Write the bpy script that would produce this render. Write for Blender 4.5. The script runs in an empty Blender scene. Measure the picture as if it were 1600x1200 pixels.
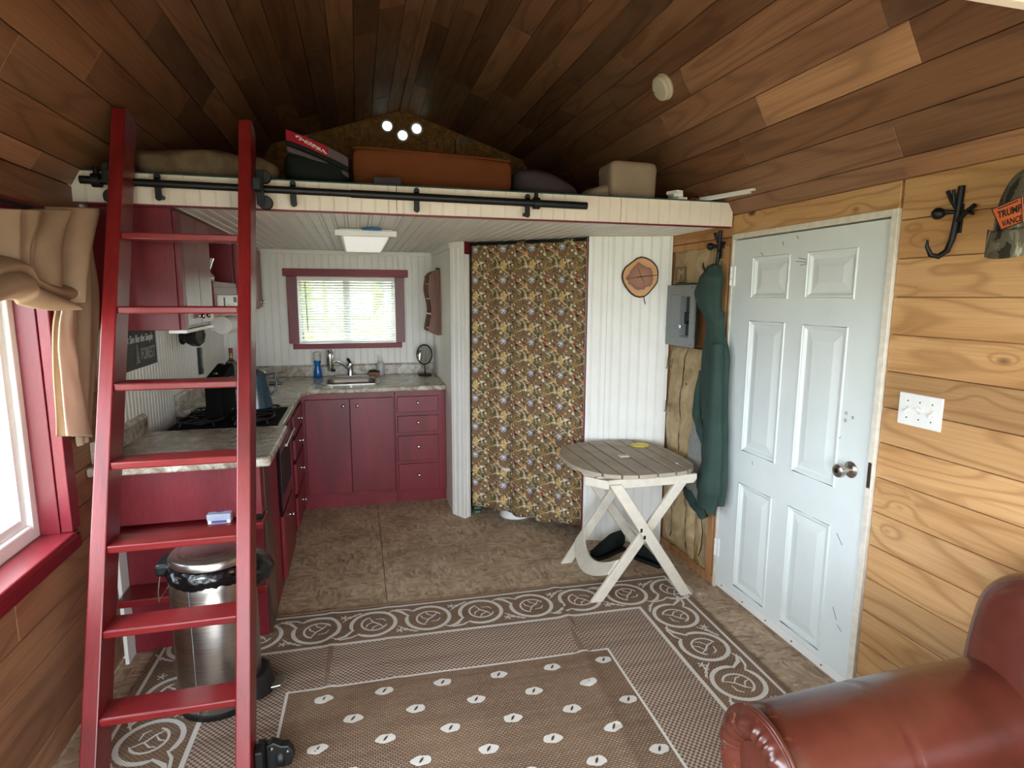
import bpy, bmesh, math, random
from mathutils import Vector, Matrix, noise
random.seed(7)
R = math.radians
SC = bpy.context.scene
COL = SC.collection

# ------------------------------------------------------------ camera
cam_d = bpy.data.cameras.new('camera'); cam = bpy.data.objects.new('camera', cam_d); COL.objects.link(cam)
cam_d.sensor_width = 36.0; cam_d.lens = 917.36 / 1600 * 36.0; cam_d.clip_start = .02
def cam_matrix(loc, yaw, pitch, roll):
    f = Vector((math.sin(yaw), math.cos(yaw), 0)); r = Vector((math.cos(yaw), -math.sin(yaw), 0)); u = Vector((0, 0, 1))
    f2 = f * math.cos(pitch) - u * math.sin(pitch); u2 = u * math.cos(pitch) + f * math.sin(pitch)
    r3 = r * math.cos(roll) + u2 * math.sin(roll); u3 = u2 * math.cos(roll) - r * math.sin(roll)
    m = Matrix((r3, u3, -f2)).transposed().to_4x4(); m.translation = loc
    return m
cam.matrix_world = cam_matrix(Vector((0, 0, 1.6)), R(14.669), R(8.543), R(.2564))
SC.camera = cam

# ------------------------------------------------------------ world, daylight, exposure
world = bpy.data.worlds.new('overcast_sky'); SC.world = world; world.use_nodes = True
wnt = world.node_tree; bg = wnt.nodes['Background']
bg.inputs['Color'].default_value = (.80, .905, 1.0, 1); bg.inputs['Strength'].default_value = 6.5
SC.view_settings.view_transform = 'Standard'; SC.view_settings.look = 'None'
SC.view_settings.exposure = 1.48; SC.view_settings.gamma = 1.0; SC.view_settings.use_curve_mapping = False
SC.cycles.max_bounces = 10; SC.cycles.diffuse_bounces = 7; SC.cycles.glossy_bounces = 4
SC.cycles.caustics_reflective = False; SC.cycles.caustics_refractive = False
SC.cycles.sample_clamp_indirect = 8.0
SC.cycles.use_denoising = True
def portal(name, loc, rot, sx, sy):
    l = bpy.data.lights.new(name, 'AREA'); l.shape = 'RECTANGLE'; l.size = sx; l.size_y = sy; l.energy = 1
    l.cycles.is_portal = True
    o = bpy.data.objects.new(name, l); COL.objects.link(o); o.location = loc; o.rotation_euler = rot
portal('daylight_portal_side', (-1.19, 1.73, 1.26), (0, R(-90), 0), 1.06, 1.34)
portal('daylight_portal_kitchen', (-.08, 5.26, 1.47), (R(-90), 0, 0), .80, .56)
portal('daylight_portal_front', (-.28, -1.72, 1.05), (R(90), 0, 0), 1.24, 1.76)  # serves a window added behind the camera
portal('daylight_portal_front_b', (1.10, -1.72, 1.05), (R(90), 0, 0), 1.24, 1.76)  # same for the second added front window
portal('daylight_portal_side_b', (-1.19, -.30, 1.26), (0, R(-90), 0), 1.06, 1.70)  # extra side opening, added unseen for more daylight

# ------------------------------------------------------------ room measures (metres)
XL, XR, YB, YF = -1.05, 1.875, 5.16, -1.6
WT = 2.012                       # wall top
RX, RZ = .4125, 3.10             # ridge
BRK = (1.434, 2.773)             # gambrel break on the right
BLK = (2 * RX - 1.434, 2.773)    # and on the left
LOFT_Y, LZ0, LZ1 = 2.70, 1.965, 2.070
CT = .925                        # counter top

# ------------------------------------------------------------ mesh builder
class MB:
    def __init__(s): s.v = []; s.f = []
    def quadbox(s, P):
        b = len(s.v); s.v += [tuple(p) for p in P]
        for q in ((0,3,2,1),(4,5,6,7),(0,1,5,4),(1,2,6,5),(2,3,7,6),(3,0,4,7)): s.f.append(tuple(b+i for i in q))
        return s
    def box(s, x0, x1, y0, y1, z0, z1):
        return s.quadbox([(x0,y0,z0),(x1,y0,z0),(x1,y1,z0),(x0,y1,z0),(x0,y0,z1),(x1,y0,z1),(x1,y1,z1),(x0,y1,z1)])
    def obox(s, c, ax, h):
        c = Vector(c); a = [Vector(q).normalized()*k for q, k in zip(ax, h)]
        return s.quadbox([c+a[0]*i+a[1]*j+a[2]*k for k in (-1,1) for i,j in ((-1,-1),(1,-1),(1,1),(-1,1))])
    def bar(s, p, q, w, t, up=(0,0,1)):
        p = Vector(p); q = Vector(q); d = (q-p); L = d.length; d.normalize(); u = Vector(up)
        n = d.cross(u).normalized(); m = n.cross(d).normalized()
        return s.obox((p+q)/2, (d, n, m), (L/2, w/2, t/2))
    def prism(s, poly, lo, hi, fn):
        """poly: 2-d outline; fn(a,b,h) -> point"""
        n = len(poly); b = len(s.v)
        s.v += [tuple(fn(a, c, lo)) for a, c in poly] + [tuple(fn(a, c, hi)) for a, c in poly]
        s.f.append(tuple(b+i for i in reversed(range(n)))); s.f.append(tuple(b+n+i for i in range(n)))
        for i in range(n): j = (i+1) % n; s.f.append((b+i, b+j, b+n+j, b+n+i))
        return s
    def tube(s, pts, r, n=8, closed=False, cap=True, flat=None):
        pts = [Vector(p) for p in pts]; k = len(pts); b = len(s.v)
        rr = r if isinstance(r, (list, tuple)) else [r]*k
        prev = None
        for i, p in enumerate(pts):
            d = ((pts[(i+1) % k]-pts[i-1]) if closed else (pts[min(i+1,k-1)]-pts[max(i-1,0)])).normalized()
            if prev is None:
                a = Vector((0,0,1)) if abs(d.z) < .9 else Vector((1,0,0)); u = d.cross(a).normalized()
            else:
                u = (prev - d*prev.dot(d)).normalized()
            prev = u; w = d.cross(u)
            for j in range(n):
                t = 2*math.pi*j/n
                s.v.append(tuple(p + (u*math.cos(t) + w*math.sin(t)*(flat or 1))*rr[i]))
        m = k if closed else k-1
        for i in range(m):
            for j in range(n):
                a0 = b+i*n+j; a1 = b+i*n+(j+1)%n; c0 = b+((i+1)%k)*n+j; c1 = b+((i+1)%k)*n+(j+1)%n
                s.f.append((a0, a1, c1, c0))
        if cap and not closed:
            s.f.append(tuple(b+j for j in reversed(range(n)))); s.f.append(tuple(b+(k-1)*n+j for j in range(n)))
        return s
    def lathe(s, prof, c, axis=(0,0,1), n=24, sx=1, sy=1, up=None):
        ax = Vector(axis).normalized(); a = Vector(up) if up else (Vector((1,0,0)) if abs(ax.x) < .9 else Vector((0,1,0)))
        w = ax.cross(a).normalized(); u = w.cross(ax).normalized(); c = Vector(c); b = len(s.v)
        for r, h in prof:
            for j in range(n):
                t = 2*math.pi*j/n; s.v.append(tuple(c + ax*h + u*(r*sx*math.cos(t)) + w*(r*sy*math.sin(t))))
        for i in range(len(prof)-1):
            for j in range(n): s.f.append((b+i*n+j, b+i*n+(j+1)%n, b+(i+1)*n+(j+1)%n, b+(i+1)*n+j))
        if prof[0][0] > 1e-5: s.f.append(tuple(b+j for j in reversed(range(n))))
        if prof[-1][0] > 1e-5: s.f.append(tuple(b+(len(prof)-1)*n+j for j in range(n)))
        return s
    def grid(s, fn, nu, nv, cu=False, cv=False):
        b = len(s.v); U = nu if cu else nu+1; V = nv if cv else nv+1
        for i in range(U):
            for j in range(V): s.v.append(tuple(fn(i/nu, j/nv)))
        for i in range(nu):
            for j in range(nv):
                a = b+i*V+j; c = b+((i+1) % U)*V+j; j1 = (j+1) % V
                s.f.append((a, c, b+((i+1) % U)*V+j1, b+i*V+j1))
        return s
    def poly(s, pts):
        b = len(s.v); s.v += [tuple(p) for p in pts]; s.f.append(tuple(range(b, b+len(pts)))); return s
    def mesh(s, name):
        me = bpy.data.meshes.new(name); me.from_pydata(s.v, [], s.f); me.validate()
        bm = bmesh.new(); bm.from_mesh(me); bmesh.ops.remove_doubles(bm, verts=bm.verts, dist=1e-6)
        bmesh.ops.recalc_face_normals(bm, faces=bm.faces); bm.to_mesh(me); bm.free()
        return me
    def build(s, name, mat, parent=None, smooth=0, bevel=0, seg=2, solid=0, sub=0):
        me = s.mesh(name); o = bpy.data.objects.new(name, me); COL.objects.link(o); me.materials.append(mat)
        if smooth:
            for p in me.polygons: p.use_smooth = True
            me.set_sharp_from_angle(angle=R(smooth))
        if solid:
            m = o.modifiers.new('thickness', 'SOLIDIFY'); m.thickness = solid; m.offset = 0
        if bevel:
            m = o.modifiers.new('bevel', 'BEVEL'); m.width = bevel; m.segments = seg; m.limit_method = 'ANGLE'; m.angle_limit = R(35)
        if sub:
            m = o.modifiers.new('subdiv', 'SUBSURF'); m.levels = sub; m.render_levels = sub
        if parent: adopt(o, parent)
        return o
def adopt(o, parent):
    o.parent = parent; o.matrix_parent_inverse = Matrix.Translation(-world_loc(parent))
def world_loc(o):
    return o.location.copy() if o.type == 'EMPTY' else Vector((0, 0, 0))
def thing(name, loc, label, cat, group=None):
    o = bpy.data.objects.new(name, None); COL.objects.link(o); o.location = loc; o.empty_display_size = .05
    return tag(o, label, cat, group)
def tag(o, label, cat, group=None, kind=None):
    o['label'] = label; o['category'] = cat
    if group: o['group'] = group
    if kind: o['kind'] = kind
    return o
def struct(o, label=None, cat=None):
    o['kind'] = 'structure'
    if label: o['label'] = label
    if cat: o['category'] = cat
    return o
def stuff(o): o['kind'] = 'stuff'; return o
def text_part(name, body, size, mat, parent, origin, right, up, depth=.0006, align='CENTER', shear=0.0, bold=0.0, width=1.0):
    cu = bpy.data.curves.new(name, 'FONT'); cu.body = body; cu.size = size; cu.extrude = depth; cu.align_x = align; cu.align_y = 'CENTER'
    cu.shear = shear; cu.offset = bold; cu.resolution_u = 3
    t = bpy.data.objects.new(name, cu); COL.objects.link(t)
    dg = bpy.context.evaluated_depsgraph_get(); me = bpy.data.meshes.new_from_object(t.evaluated_get(dg))
    bpy.data.objects.remove(t); bpy.data.curves.remove(cu)
    r = Vector(right).normalized(); u = Vector(up).normalized(); n = r.cross(u)
    m = Matrix((r*width, u, n)).transposed().to_4x4(); m.translation = Vector(origin); me.transform(m)
    o = bpy.data.objects.new(name, me); COL.objects.link(o); me.materials.clear(); me.materials.append(mat)
    if parent: adopt(o, parent)
    return o
def cut(o, cutters):
    """real openings: subtract the cutter volumes from the mesh for good"""
    tmp = []
    for c in cutters:
        me = c.mesh('cutter'); q = bpy.data.objects.new('cutter', me); COL.objects.link(q); tmp.append(q)
        m = o.modifiers.new('opening', 'BOOLEAN'); m.operation = 'DIFFERENCE'; m.object = q; m.solver = 'EXACT'
    dg = bpy.context.evaluated_depsgraph_get(); dg.update()
    me = bpy.data.meshes.new_from_object(o.evaluated_get(dg)); old = o.data; o.modifiers.clear(); o.data = me; bpy.data.meshes.remove(old)
    for q in tmp:
        d = q.data; bpy.data.objects.remove(q); bpy.data.meshes.remove(d)
    return o
def copy_thing(root, dloc, label=None, rotz=None):
    r = root.copy(); COL.objects.link(r); r.location = root.location + Vector(dloc)
    if label: r['label'] = label
    if rotz is not None: r.rotation_euler.z = rotz
    for ch in list(root.children):
        c = ch.copy(); COL.objects.link(c); c.parent = r
        for gch in list(ch.children):
            d = gch.copy(); COL.objects.link(d); d.parent = c
    return r

# ------------------------------------------------------------ materials
def lin(h):
    h = h.lstrip('#'); c = [int(h[i:i+2], 16)/255 for i in (0, 2, 4)]
    return tuple((x/12.92 if x <= .04045 else ((x+.055)/1.055)**2.4) for x in c) + (1,)
class Mat:
    def __init__(s, name, rough=.5, metal=0, spec=.5):
        s.m = bpy.data.materials.new(name); s.m.use_nodes = True; s.nt = s.m.node_tree
        s.b = s.nt.nodes['Principled BSDF']; s.b.inputs['Roughness'].default_value = rough
        s.b.inputs['Metallic'].default_value = metal; s.b.inputs['Specular IOR Level'].default_value = spec
        s.tc = None
    def n(s, t, **kw):
        q = s.nt.nodes.new(t)
        for k, v in kw.items():
            if k.startswith('i_'):
                key = k[2:]; key = int(key) if key.isdigit() else key.replace('_', ' ')
                q.inputs[key].default_value = v
            else: setattr(q, k, v)
        return q
    def l(s, a, b): s.nt.links.new(a, b)
    def co(s, which='Object'):
        if not s.tc: s.tc = s.n('ShaderNodeTexCoord')
        return s.tc.outputs[which]
    def mapping(s, scale=(1,1,1), src=None, rot=(0,0,0), loc=(0,0,0)):
        q = s.n('ShaderNodeMapping'); q.inputs['Scale'].default_value = scale; q.inputs['Rotation'].default_value = rot; q.inputs['Location'].default_value = loc
        s.l(src or s.co(), q.inputs['Vector']); return q.outputs[0]
    def noise(s, vec, scale, detail=3, rough=.55, dist=0):
        q = s.n('ShaderNodeTexNoise', i_Scale=scale, i_Detail=detail, i_Roughness=rough, i_Distortion=dist); s.l(vec, q.inputs['Vector']); return q
    def voro(s, vec, scale, feature='F1', rnd=1.0):
        q = s.n('ShaderNodeTexVoronoi', feature=feature, i_Scale=scale, i_Randomness=rnd); s.l(vec, q.inputs['Vector']); return q
    def ramp(s, fac, stops, interp='LINEAR'):
        q = s.n('ShaderNodeValToRGB'); e = q.color_ramp.elements; q.color_ramp.interpolation = interp
        e[0].position, e[0].color = stops[0]; e[1].position, e[1].color = stops[-1]
        for p, c in stops[1:-1]:
            k = e.new(p); k.color = c
        s.l(fac, q.inputs[0]); return q.outputs[0]
    def mix(s, fac, a, b, mode='MIX'):
        q = s.n('ShaderNodeMix', data_type='RGBA', blend_type=mode)
        for sock, v in ((q.inputs[0], fac), (q.inputs[6], a), (q.inputs[7], b)):
            if hasattr(v, 'is_output') or isinstance(v, bpy.types.NodeSocket): s.l(v, sock)
            else: sock.default_value = v
        return q.outputs[2]
    def math(s, op, a, b=None, c=None, clamp=False):
        q = s.n('ShaderNodeMath', operation=op, use_clamp=clamp)
        for i, v in enumerate((a, b, c)):
            if v is None: continue
            if isinstance(v, bpy.types.NodeSocket): s.l(v, q.inputs[i])
            else: q.inputs[i].default_value = v
        return q.outputs[0]
    def color(s, sock): s.l(sock, s.b.inputs['Base Color']); return s
    def bump(s, h, strength=.3, dist=.01):
        q = s.n('ShaderNodeBump', i_Strength=strength, i_Distance=dist); s.l(h, q.inputs['Height']); s.l(q.outputs[0], s.b.inputs['Normal']); return s
    def roughness(s, sock): s.l(sock, s.b.inputs['Roughness']); return s
def shade(c, k): return tuple(max(0, min(1, x*k)) for x in c[:3]) + (1,)
BLACK = (0, 0, 0, 1); WHITE = (1, 1, 1, 1)

def plain(name, hexc, rough=.5, metal=0, var=.12, scale=14, bump=0, bscale=80, spec=.5):
    s = Mat(name, rough, metal, spec); c = lin(hexc); nz = s.noise(s.co(), scale, 4)
    s.color(s.ramp(nz.outputs[0], [(.3, shade(c, 1-var)), (.7, shade(c, 1+var))]))
    if bump:
        b = s.noise(s.co(), bscale, 3); s.bump(b.outputs[0], bump, .002)
    return s.m
def wood(name, dark, mid, light, rough=.5, along=(6, .9, 6), rings=11, knots=True, knotcol='#5a3216', tint=True, fine=.5, spec=.35, knot_scale=(4.5, 1.9, 4.5), ksize=.10, fibre=None, ringk=.5):
    s = Mat(name, rough, 0, spec)
    inf = s.n('ShaderNodeObjectInfo')
    off = s.n('ShaderNodeVectorMath', operation='SCALE', i_Scale=37.0); comb = s.n('ShaderNodeCombineXYZ')
    for i in range(3): s.l(inf.outputs['Random'], comb.inputs[i])
    s.l(comb.outputs[0], off.inputs[0])
    add = s.n('ShaderNodeVectorMath', operation='ADD'); s.l(s.co(), add.inputs[0]); s.l(off.outputs[0], add.inputs[1]); P = add.outputs[0]
    warp = s.noise(s.mapping(along, P), .55, 2, .5)
    ph = s.math('MULTIPLY', warp.outputs[0], rings*6.283)
    if knots:
        kv = s.voro(s.mapping(knot_scale, P), 1.0)
        ksep = s.n('ShaderNodeSeparateColor'); s.l(kv.outputs['Color'], ksep.inputs[0])
        kd = s.math('ADD', kv.outputs['Distance'], s.math('LESS_THAN', ksep.outputs[0], .42))
        ph = s.math('ADD', ph, s.math('MULTIPLY', s.math('POWER', s.math('SUBTRACT', 1.0, kd, clamp=True), 5), 16))
    band = s.math('MULTIPLY_ADD', s.math('SINE', ph), .5, .5)
    fb = s.noise(s.mapping(fibre or (along[0]*22, along[1]*3.2, along[2]*22), P), 1.0, 3, .6)
    big = s.noise(s.mapping(along, P), .8, 2)
    line = s.math('POWER', band, 5.0)
    v = s.math('ADD', s.math('MULTIPLY', fb.outputs[0], fine), s.math('MULTIPLY', big.outputs[0], .62))
    c = s.ramp(v, [(.30, lin(dark)), (.55, lin(mid)), (.82, lin(light))])
    c = s.mix(s.math('MULTIPLY', line, ringk), c, shade(lin(dark), .78))
    if knots:
        km = s.ramp(kd, [(ksize*.45, WHITE), (ksize, BLACK)]); c = s.mix(km, c, lin(knotcol))
    if tint: c = s.mix(1.0, c, inf.outputs['Color'], 'MULTIPLY')
    s.color(c); s.bump(fb.outputs[0], .12, .002)
    return s.m

M = {}
M['wall_wood'] = wood('cedar_wall_boards', '#b07d4c', '#c89a68', '#dcb488', .52, rings=17, ringk=.6, fine=.42, knot_scale=(7, 3.4, 7), ksize=.12)
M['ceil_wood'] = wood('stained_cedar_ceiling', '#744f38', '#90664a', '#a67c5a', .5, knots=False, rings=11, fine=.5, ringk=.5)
M['red'] = wood('red_stained_wood', '#64161f', '#7a1f2a', '#8c2c34', .38, along=(5, 5, .8), rings=3, knots=False, fine=.45, spec=.5)
M['red_ladder'] = wood('red_stained_ladder_wood', '#5e1214', '#781a1c', '#8e2828', .32, along=(5, 5, .8), rings=4, knots=False, fine=.4, spec=.5)
M['red_y'] = wood('red_stained_window_wood', '#6c1a22', '#88262e', '#9c343c', .38, along=(5, .8, 5), rings=4, knots=False, fine=.4)
M['white'] = plain('white_painted_board', '#eceae4', .45, var=.03, scale=6)
M['white_warm'] = plain('white_fascia_paint', '#ecdfd2', .45, var=.05, scale=6)
M['white_vinyl'] = plain('white_vinyl', '#ecebe8', .35, var=.02)
M['door'] = plain('white_door_paint', '#dfe5e4', .4, var=.03, scale=5)
M['casing'] = plain('worn_white_casing', '#ded6c8', .55, var=.12, scale=30, bump=.3, bscale=40)
M['black'] = plain('black_metal', '#17181a', .45, .3, var=.15)
M['black_plastic'] = plain('black_plastic', '#0c0c0d', .5, var=.15)
M['matte_black'] = plain('matte_black_enamel', '#0a0a0b', .85, var=.1, spec=.1)
M['clear_plastic'] = None
M['chrome'] = plain('polished_chrome', '#d4d6d8', .14, 1, var=.03)
M['nickel'] = plain('satin_nickel', '#bdb6ae', .26, 1, var=.05)
M['galv'] = plain('grey_enclosure_paint', '#8d9293', .5, .15, var=.06)
M['teal'] = plain('teal_mat_edge', '#1f4a4a', .7)
M['dark_gap'] = plain('dark_recess', '#1a0c0c', .8)
M['stud'] = wood('raw_fir_stud', '#9c6c42', '#b68456', '#c89a6e', .6, along=(6, 6, .9), rings=7, knots=False)
M['plywood'] = wood('pale_plywood', '#b08a60', '#c6a276', '#d4b48c', .6, along=(5, .8, 5), rings=5, knots=False)
M['ground'] = None
def brushed():
    s = Mat('brushed_steel', .28, 1); nz = s.noise(s.mapping((4, 4, 900)), 1, 1)
    s.color(s.ramp(nz.outputs[0], [(.3, lin('#a29e99')), (.7, lin('#b4b0aa'))])); s.roughness(s.ramp(nz.outputs[0], [(.2, (.24,)*3+(1,)), (.8, (.36,)*3+(1,))])); return s.m
M['steel'] = brushed()
def granite():
    s = Mat('granite_laminate', .24)
    a = s.noise(s.co(), 9, 6, .68, 1.6); b = s.noise(s.co(), 46, 4, .7, .8); w = s.voro(s.co(), 24, 'DISTANCE_TO_EDGE')
    c = s.ramp(a.outputs[0], [(.30, lin('#6e5c4e')), (.44, lin('#9a8c7c')), (.56, lin('#b9b0a2')), (.72, lin('#d4cec4'))])
    c = s.mix(s.ramp(b.outputs[0], [(.56, BLACK), (.68, (.8,)*3+(1,))]), c, lin('#5b4b42'))
    c = s.mix(s.ramp(b.outputs[0], [(.30, (.7,)*3+(1,)), (.40, BLACK)]), c, lin('#dcd8d0'))
    s.color(c); return s.m
M['granite'] = granite()
def osb(name, cols, rough=.7, sc=1.0):
    s = Mat(name, rough)
    base = s.noise(s.co(), 5*sc, 3)
    w1 = s.noise(s.mapping((1, 1, 1)), 6*sc, 2)
    v1 = s.voro(s.mapping((26*sc, 62*sc, 40*sc), rot=(0, 0, .5)), 1); v2 = s.voro(s.mapping((58*sc, 22*sc, 40*sc), rot=(0, 0, -.25)), 1)
    sep1 = s.n('ShaderNodeSeparateColor'); s.l(v1.outputs['Color'], sep1.inputs[0]); sep2 = s.n('ShaderNodeSeparateColor'); s.l(v2.outputs['Color'], sep2.inputs[0])
    pick = s.math('GREATER_THAN', w1.outputs[0], .5)
    q = s.n('ShaderNodeMix', data_type='FLOAT'); s.l(pick, q.inputs[0]); s.l(sep1.outputs[0], q.inputs[2]); s.l(sep2.outputs[1], q.inputs[3])
    v = s.math('ADD', s.math('MULTIPLY', q.outputs[0], .55), s.math('MULTIPLY', base.outputs[0], .7))
    c = s.ramp(v, [(.25, lin(cols[0])), (.5, lin(cols[1])), (.75, lin(cols[2])), (.98, lin(cols[3]))])
    stain = s.noise(s.co(), 1.6, 4); c = s.mix(s.ramp(stain.outputs[0], [(.52, BLACK), (.75, (.5,)*3+(1,))]), c, lin(cols[0]))
    s.color(c); s.bump(q.outputs[0], .15, .002); return s.m
M['osb_floor'] = osb('oriented_strand_floor', ('#806a55', '#a58d75', '#b59d84', '#c8b299'))
M['osb_wall'] = osb('oriented_strand_gable', ('#7a5228', '#a0703c', '#b4854c', '#c8985c'))
def rugmat():
    s = Mat('woven_brown_rug', .85, spec=.2)
    wv = s.n('ShaderNodeTexBrick', offset=.5, squash=1.0); wv.inputs['Scale'].default_value = 1; wv.inputs['Brick Width'].default_value = .017; wv.inputs['Row Height'].default_value = .0085
    wv.inputs['Mortar Size'].default_value = .0019; wv.inputs['Color1'].default_value = lin('#b0957e'); wv.inputs['Color2'].default_value = lin('#9c7f68'); wv.inputs['Mortar'].default_value = lin('#4c3c32')
    s.l(s.co(), wv.inputs['Vector'])
    nz = s.noise(s.co(), 3, 3); st = s.noise(s.mapping((1.5, 26, 1)), 1, 3)
    c = s.mix(s.ramp(st.outputs[0], [(.4, BLACK), (.75, (.55,)*3+(1,))]), wv.outputs[0], lin('#5c4639'))
    c = s.mix(s.ramp(nz.outputs[0], [(.4, BLACK), (.7, (.35,)*3+(1,))]), c, lin('#967a60'))
    s.color(c); s.bump(wv.outputs['Fac'], -.5, .002); return s.m
M['rug'] = rugmat()
def weave(name, hexa, hexb, freq=400, rough=.85):
    s = Mat(name, rough, spec=.2); w = s.n('ShaderNodeTexWave', bands_direction='DIAGONAL', i_Scale=freq/20, i_Distortion=1.0); s.l(s.co(), w.inputs['Vector'])
    s.color(s.ramp(w.outputs[0], [(.0, lin(hexb)), (.6, lin(hexa))])); s.bump(w.outputs[0], .3, .001); return s.m
M['rug_white'] = weave('white_woven_yarn', '#e2dcd6', '#bfb6ad', 1400)
M['rug_edge'] = plain('dark_rug_binding', '#6b5340', .85)
M['rug_slit'] = plain('dark_rug_slit', '#4a3a30', .85)
M['rug_band'] = None
def rugband():
    s = Mat('open_weave_band', .88, spec=.2)
    ch = s.n('ShaderNodeTexChecker', i_Scale=95); ch.inputs['Color1'].default_value = lin('#6a5649'); ch.inputs['Color2'].default_value = lin('#b8a292'); s.l(s.co(), ch.inputs['Vector'])
    st = s.noise(s.mapping((1.5, 22, 1)), 1, 3)
    s.color(s.mix(s.ramp(st.outputs[0], [(.45, BLACK), (.8, (.5,)*3+(1,))]), ch.outputs[0], lin('#54423a'))); return s.m
M['rug_band'] = rugband()
def leather():
    s = Mat('brown_leather', .23, spec=.6); a = s.noise(s.co(), 5, 4); b = s.noise(s.co(), 160, 3)
    c = s.ramp(a.outputs[0], [(.25, lin('#4a2219')), (.8, lin('#683227'))])
    vw = s.noise(s.mapping((9, 26, 26)), 1, 5, .7); sx = s.n('ShaderNodeSeparateXYZ'); s.l(s.co(), sx.inputs[0])
    near = s.math('MULTIPLY', s.math('SUBTRACT', 1.03, sx.outputs[0], clamp=True), 3.0, clamp=True)
    w = s.math('MULTIPLY', s.ramp(vw.outputs[0], [(.62, BLACK), (.72, WHITE)]), near)
    c = s.mix(w, c, lin('#b8743c'))
    s.color(c); s.bump(b.outputs[0], .08, .001); return s.m
M['leather'] = leather()
def fabric(name, hexc, rough=.85, var=.14, scale=9, weave_s=700, sheen=0):
    s = Mat(name, rough, spec=.2); c = lin(hexc); nz = s.noise(s.co(), scale, 4)
    s.color(s.ramp(nz.outputs[0], [(.3, shade(c, 1-var)), (.7, shade(c, 1+var))])); b = s.noise(s.co(), weave_s, 2); s.bump(b.outputs[0], .25, .001); return s.m
M['tan_curtain'] = fabric('tan_satin_curtain', '#a68a70', .55, .08)
M['tan_lining'] = fabric('cream_curtain_lining', '#d8c0a4', .7, .05)
M['coat'] = fabric('dark_green_coat', '#33453f', .75, .12)
M['lining'] = fabric('grey_mesh_lining', '#8c8c88', .8, .12, 40)
M['orange'] = fabric('rust_orange_canvas', '#6e3c20', .85, .08)
M['suede'] = fabric('tan_suede_cover', '#9c8876', .85, .12, 7)
M['plush'] = fabric('brown_plush_blanket', '#776450', .9, .3, 16)
M['slate'] = fabric('slate_grey_pillow', '#453b40', .85, .12)
M['bag_black'] = fabric('black_sleeping_bag', '#1c211f', .8, .2)
M['bag_grey'] = fabric('grey_sleeping_bag', '#5e545a', .8, .12)
M['bag_red'] = fabric('crimson_tag', '#a01c34', .7, .08)
M['insul'] = None
def kraft():
    s = Mat('kraft_insulation_paper', .55, spec=.4); a = s.noise(s.co(), 7, 5, .6, 1.2); b = s.noise(s.mapping((30, 30, 8)), 1, 4)
    s.color(s.ramp(a.outputs[0], [(.28, lin('#927b56')), (.5, lin('#ae9670')), (.72, lin('#c0aa86'))])); s.bump(b.outputs[0], .5, .006); return s.m
M['insul'] = kraft()
M['print_grey'] = plain('faded_grey_print', '#6c6042', .6)
M['print_dark'] = plain('dark_print', '#2c251a', .6)
M['kraft_text'] = plain('kraft_letter', '#c2a675', .6)
M['plastic_table'] = plain('weathered_white_resin', '#d2c9ba', .55, var=.08, scale=20)
M['plastic_top'] = plain('grimy_resin_slat', '#a89b89', .6, var=.18, scale=7, bump=.1)
M['yellow'] = plain('yellow_plastic', '#d6c320', .4, var=.06)
M['blue_bottle'] = plain('blue_dish_soap', '#0c63a8', .2, var=.05)
M['enamel'] = plain('blue_enamel', '#203848', .22, var=.25, scale=60)
M['iron'] = plain('cast_iron', '#121212', .5, .2)
M['bark'] = plain('dark_bark', '#4a3524', .9, var=.3, bump=.8, bscale=60)
M['brown_shelf'] = wood('walnut_shelf', '#5c3420', '#74442a', '#8a5636', .4, along=(5, 5, .8), rings=5, knots=False)
M['grey_disc'] = plain('grey_cap_disc', '#8d8578', .6)
M['dirt'] = plain('scuff_mark', '#6f7268', .8)
M['paper'] = plain('white_paper', '#efeeea', .7, var=.02)
M['bin_bag'] = plain('black_bin_liner', '#0b0b0c', .22, var=.2, bump=.5, bscale=60)
def glass(name, col=(1, 1, 1, 1), rough=.0, tr=1.0):
    s = Mat(name, rough); s.b.inputs['Transmission Weight'].default_value = tr; s.b.inputs['IOR'].default_value = 1.45; s.b.inputs['Base Color'].default_value = col; return s.m
M['clear_plastic'] = glass('clear_soft_plastic', (.93, .94, .92, 1), .25, .55)
M['glass'] = glass('clear_glass', (.92, .95, .94, 1), .02)
def pane():
    s = Mat('window_pane'); nt = s.nt; out = nt.nodes['Material Output']
    t = s.n('ShaderNodeBsdfTransparent'); g = s.n('ShaderNodeBsdfGlossy', i_Roughness=.02); mx = s.n('ShaderNodeMixShader'); mx.inputs[0].default_value = .06
    t.inputs[0].default_value = (.96, .98, .98, 1); s.l(t.outputs[0], mx.inputs[1]); s.l(g.outputs[0], mx.inputs[2]); s.l(mx.outputs[0], out.inputs[0]); return s.m
M['pane'] = pane()
M['mirror'] = plain('mirror_glass', '#e8ecec', .03, 1, var=.0)
def emit(name, hexc, st):
    s = Mat(name, .5); s.b.inputs['Base Color'].default_value = lin(hexc); s.b.inputs['Emission Color'].default_value = lin(hexc); s.b.inputs['Emission Strength'].default_value = st; return s.m
M['lamp_panel'] = emit('lamp_diffuser', '#f0eee4', .22)
def grass():
    s = Mat('grass', .9); a = s.noise(s.co(), 2.2, 6, .7); s.color(s.ramp(a.outputs[0], [(.3, lin('#8b8868')), (.5, lin('#a9a58c')), (.7, lin('#c6c2ae'))])); return s.m
M['grass'] = grass()
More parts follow.
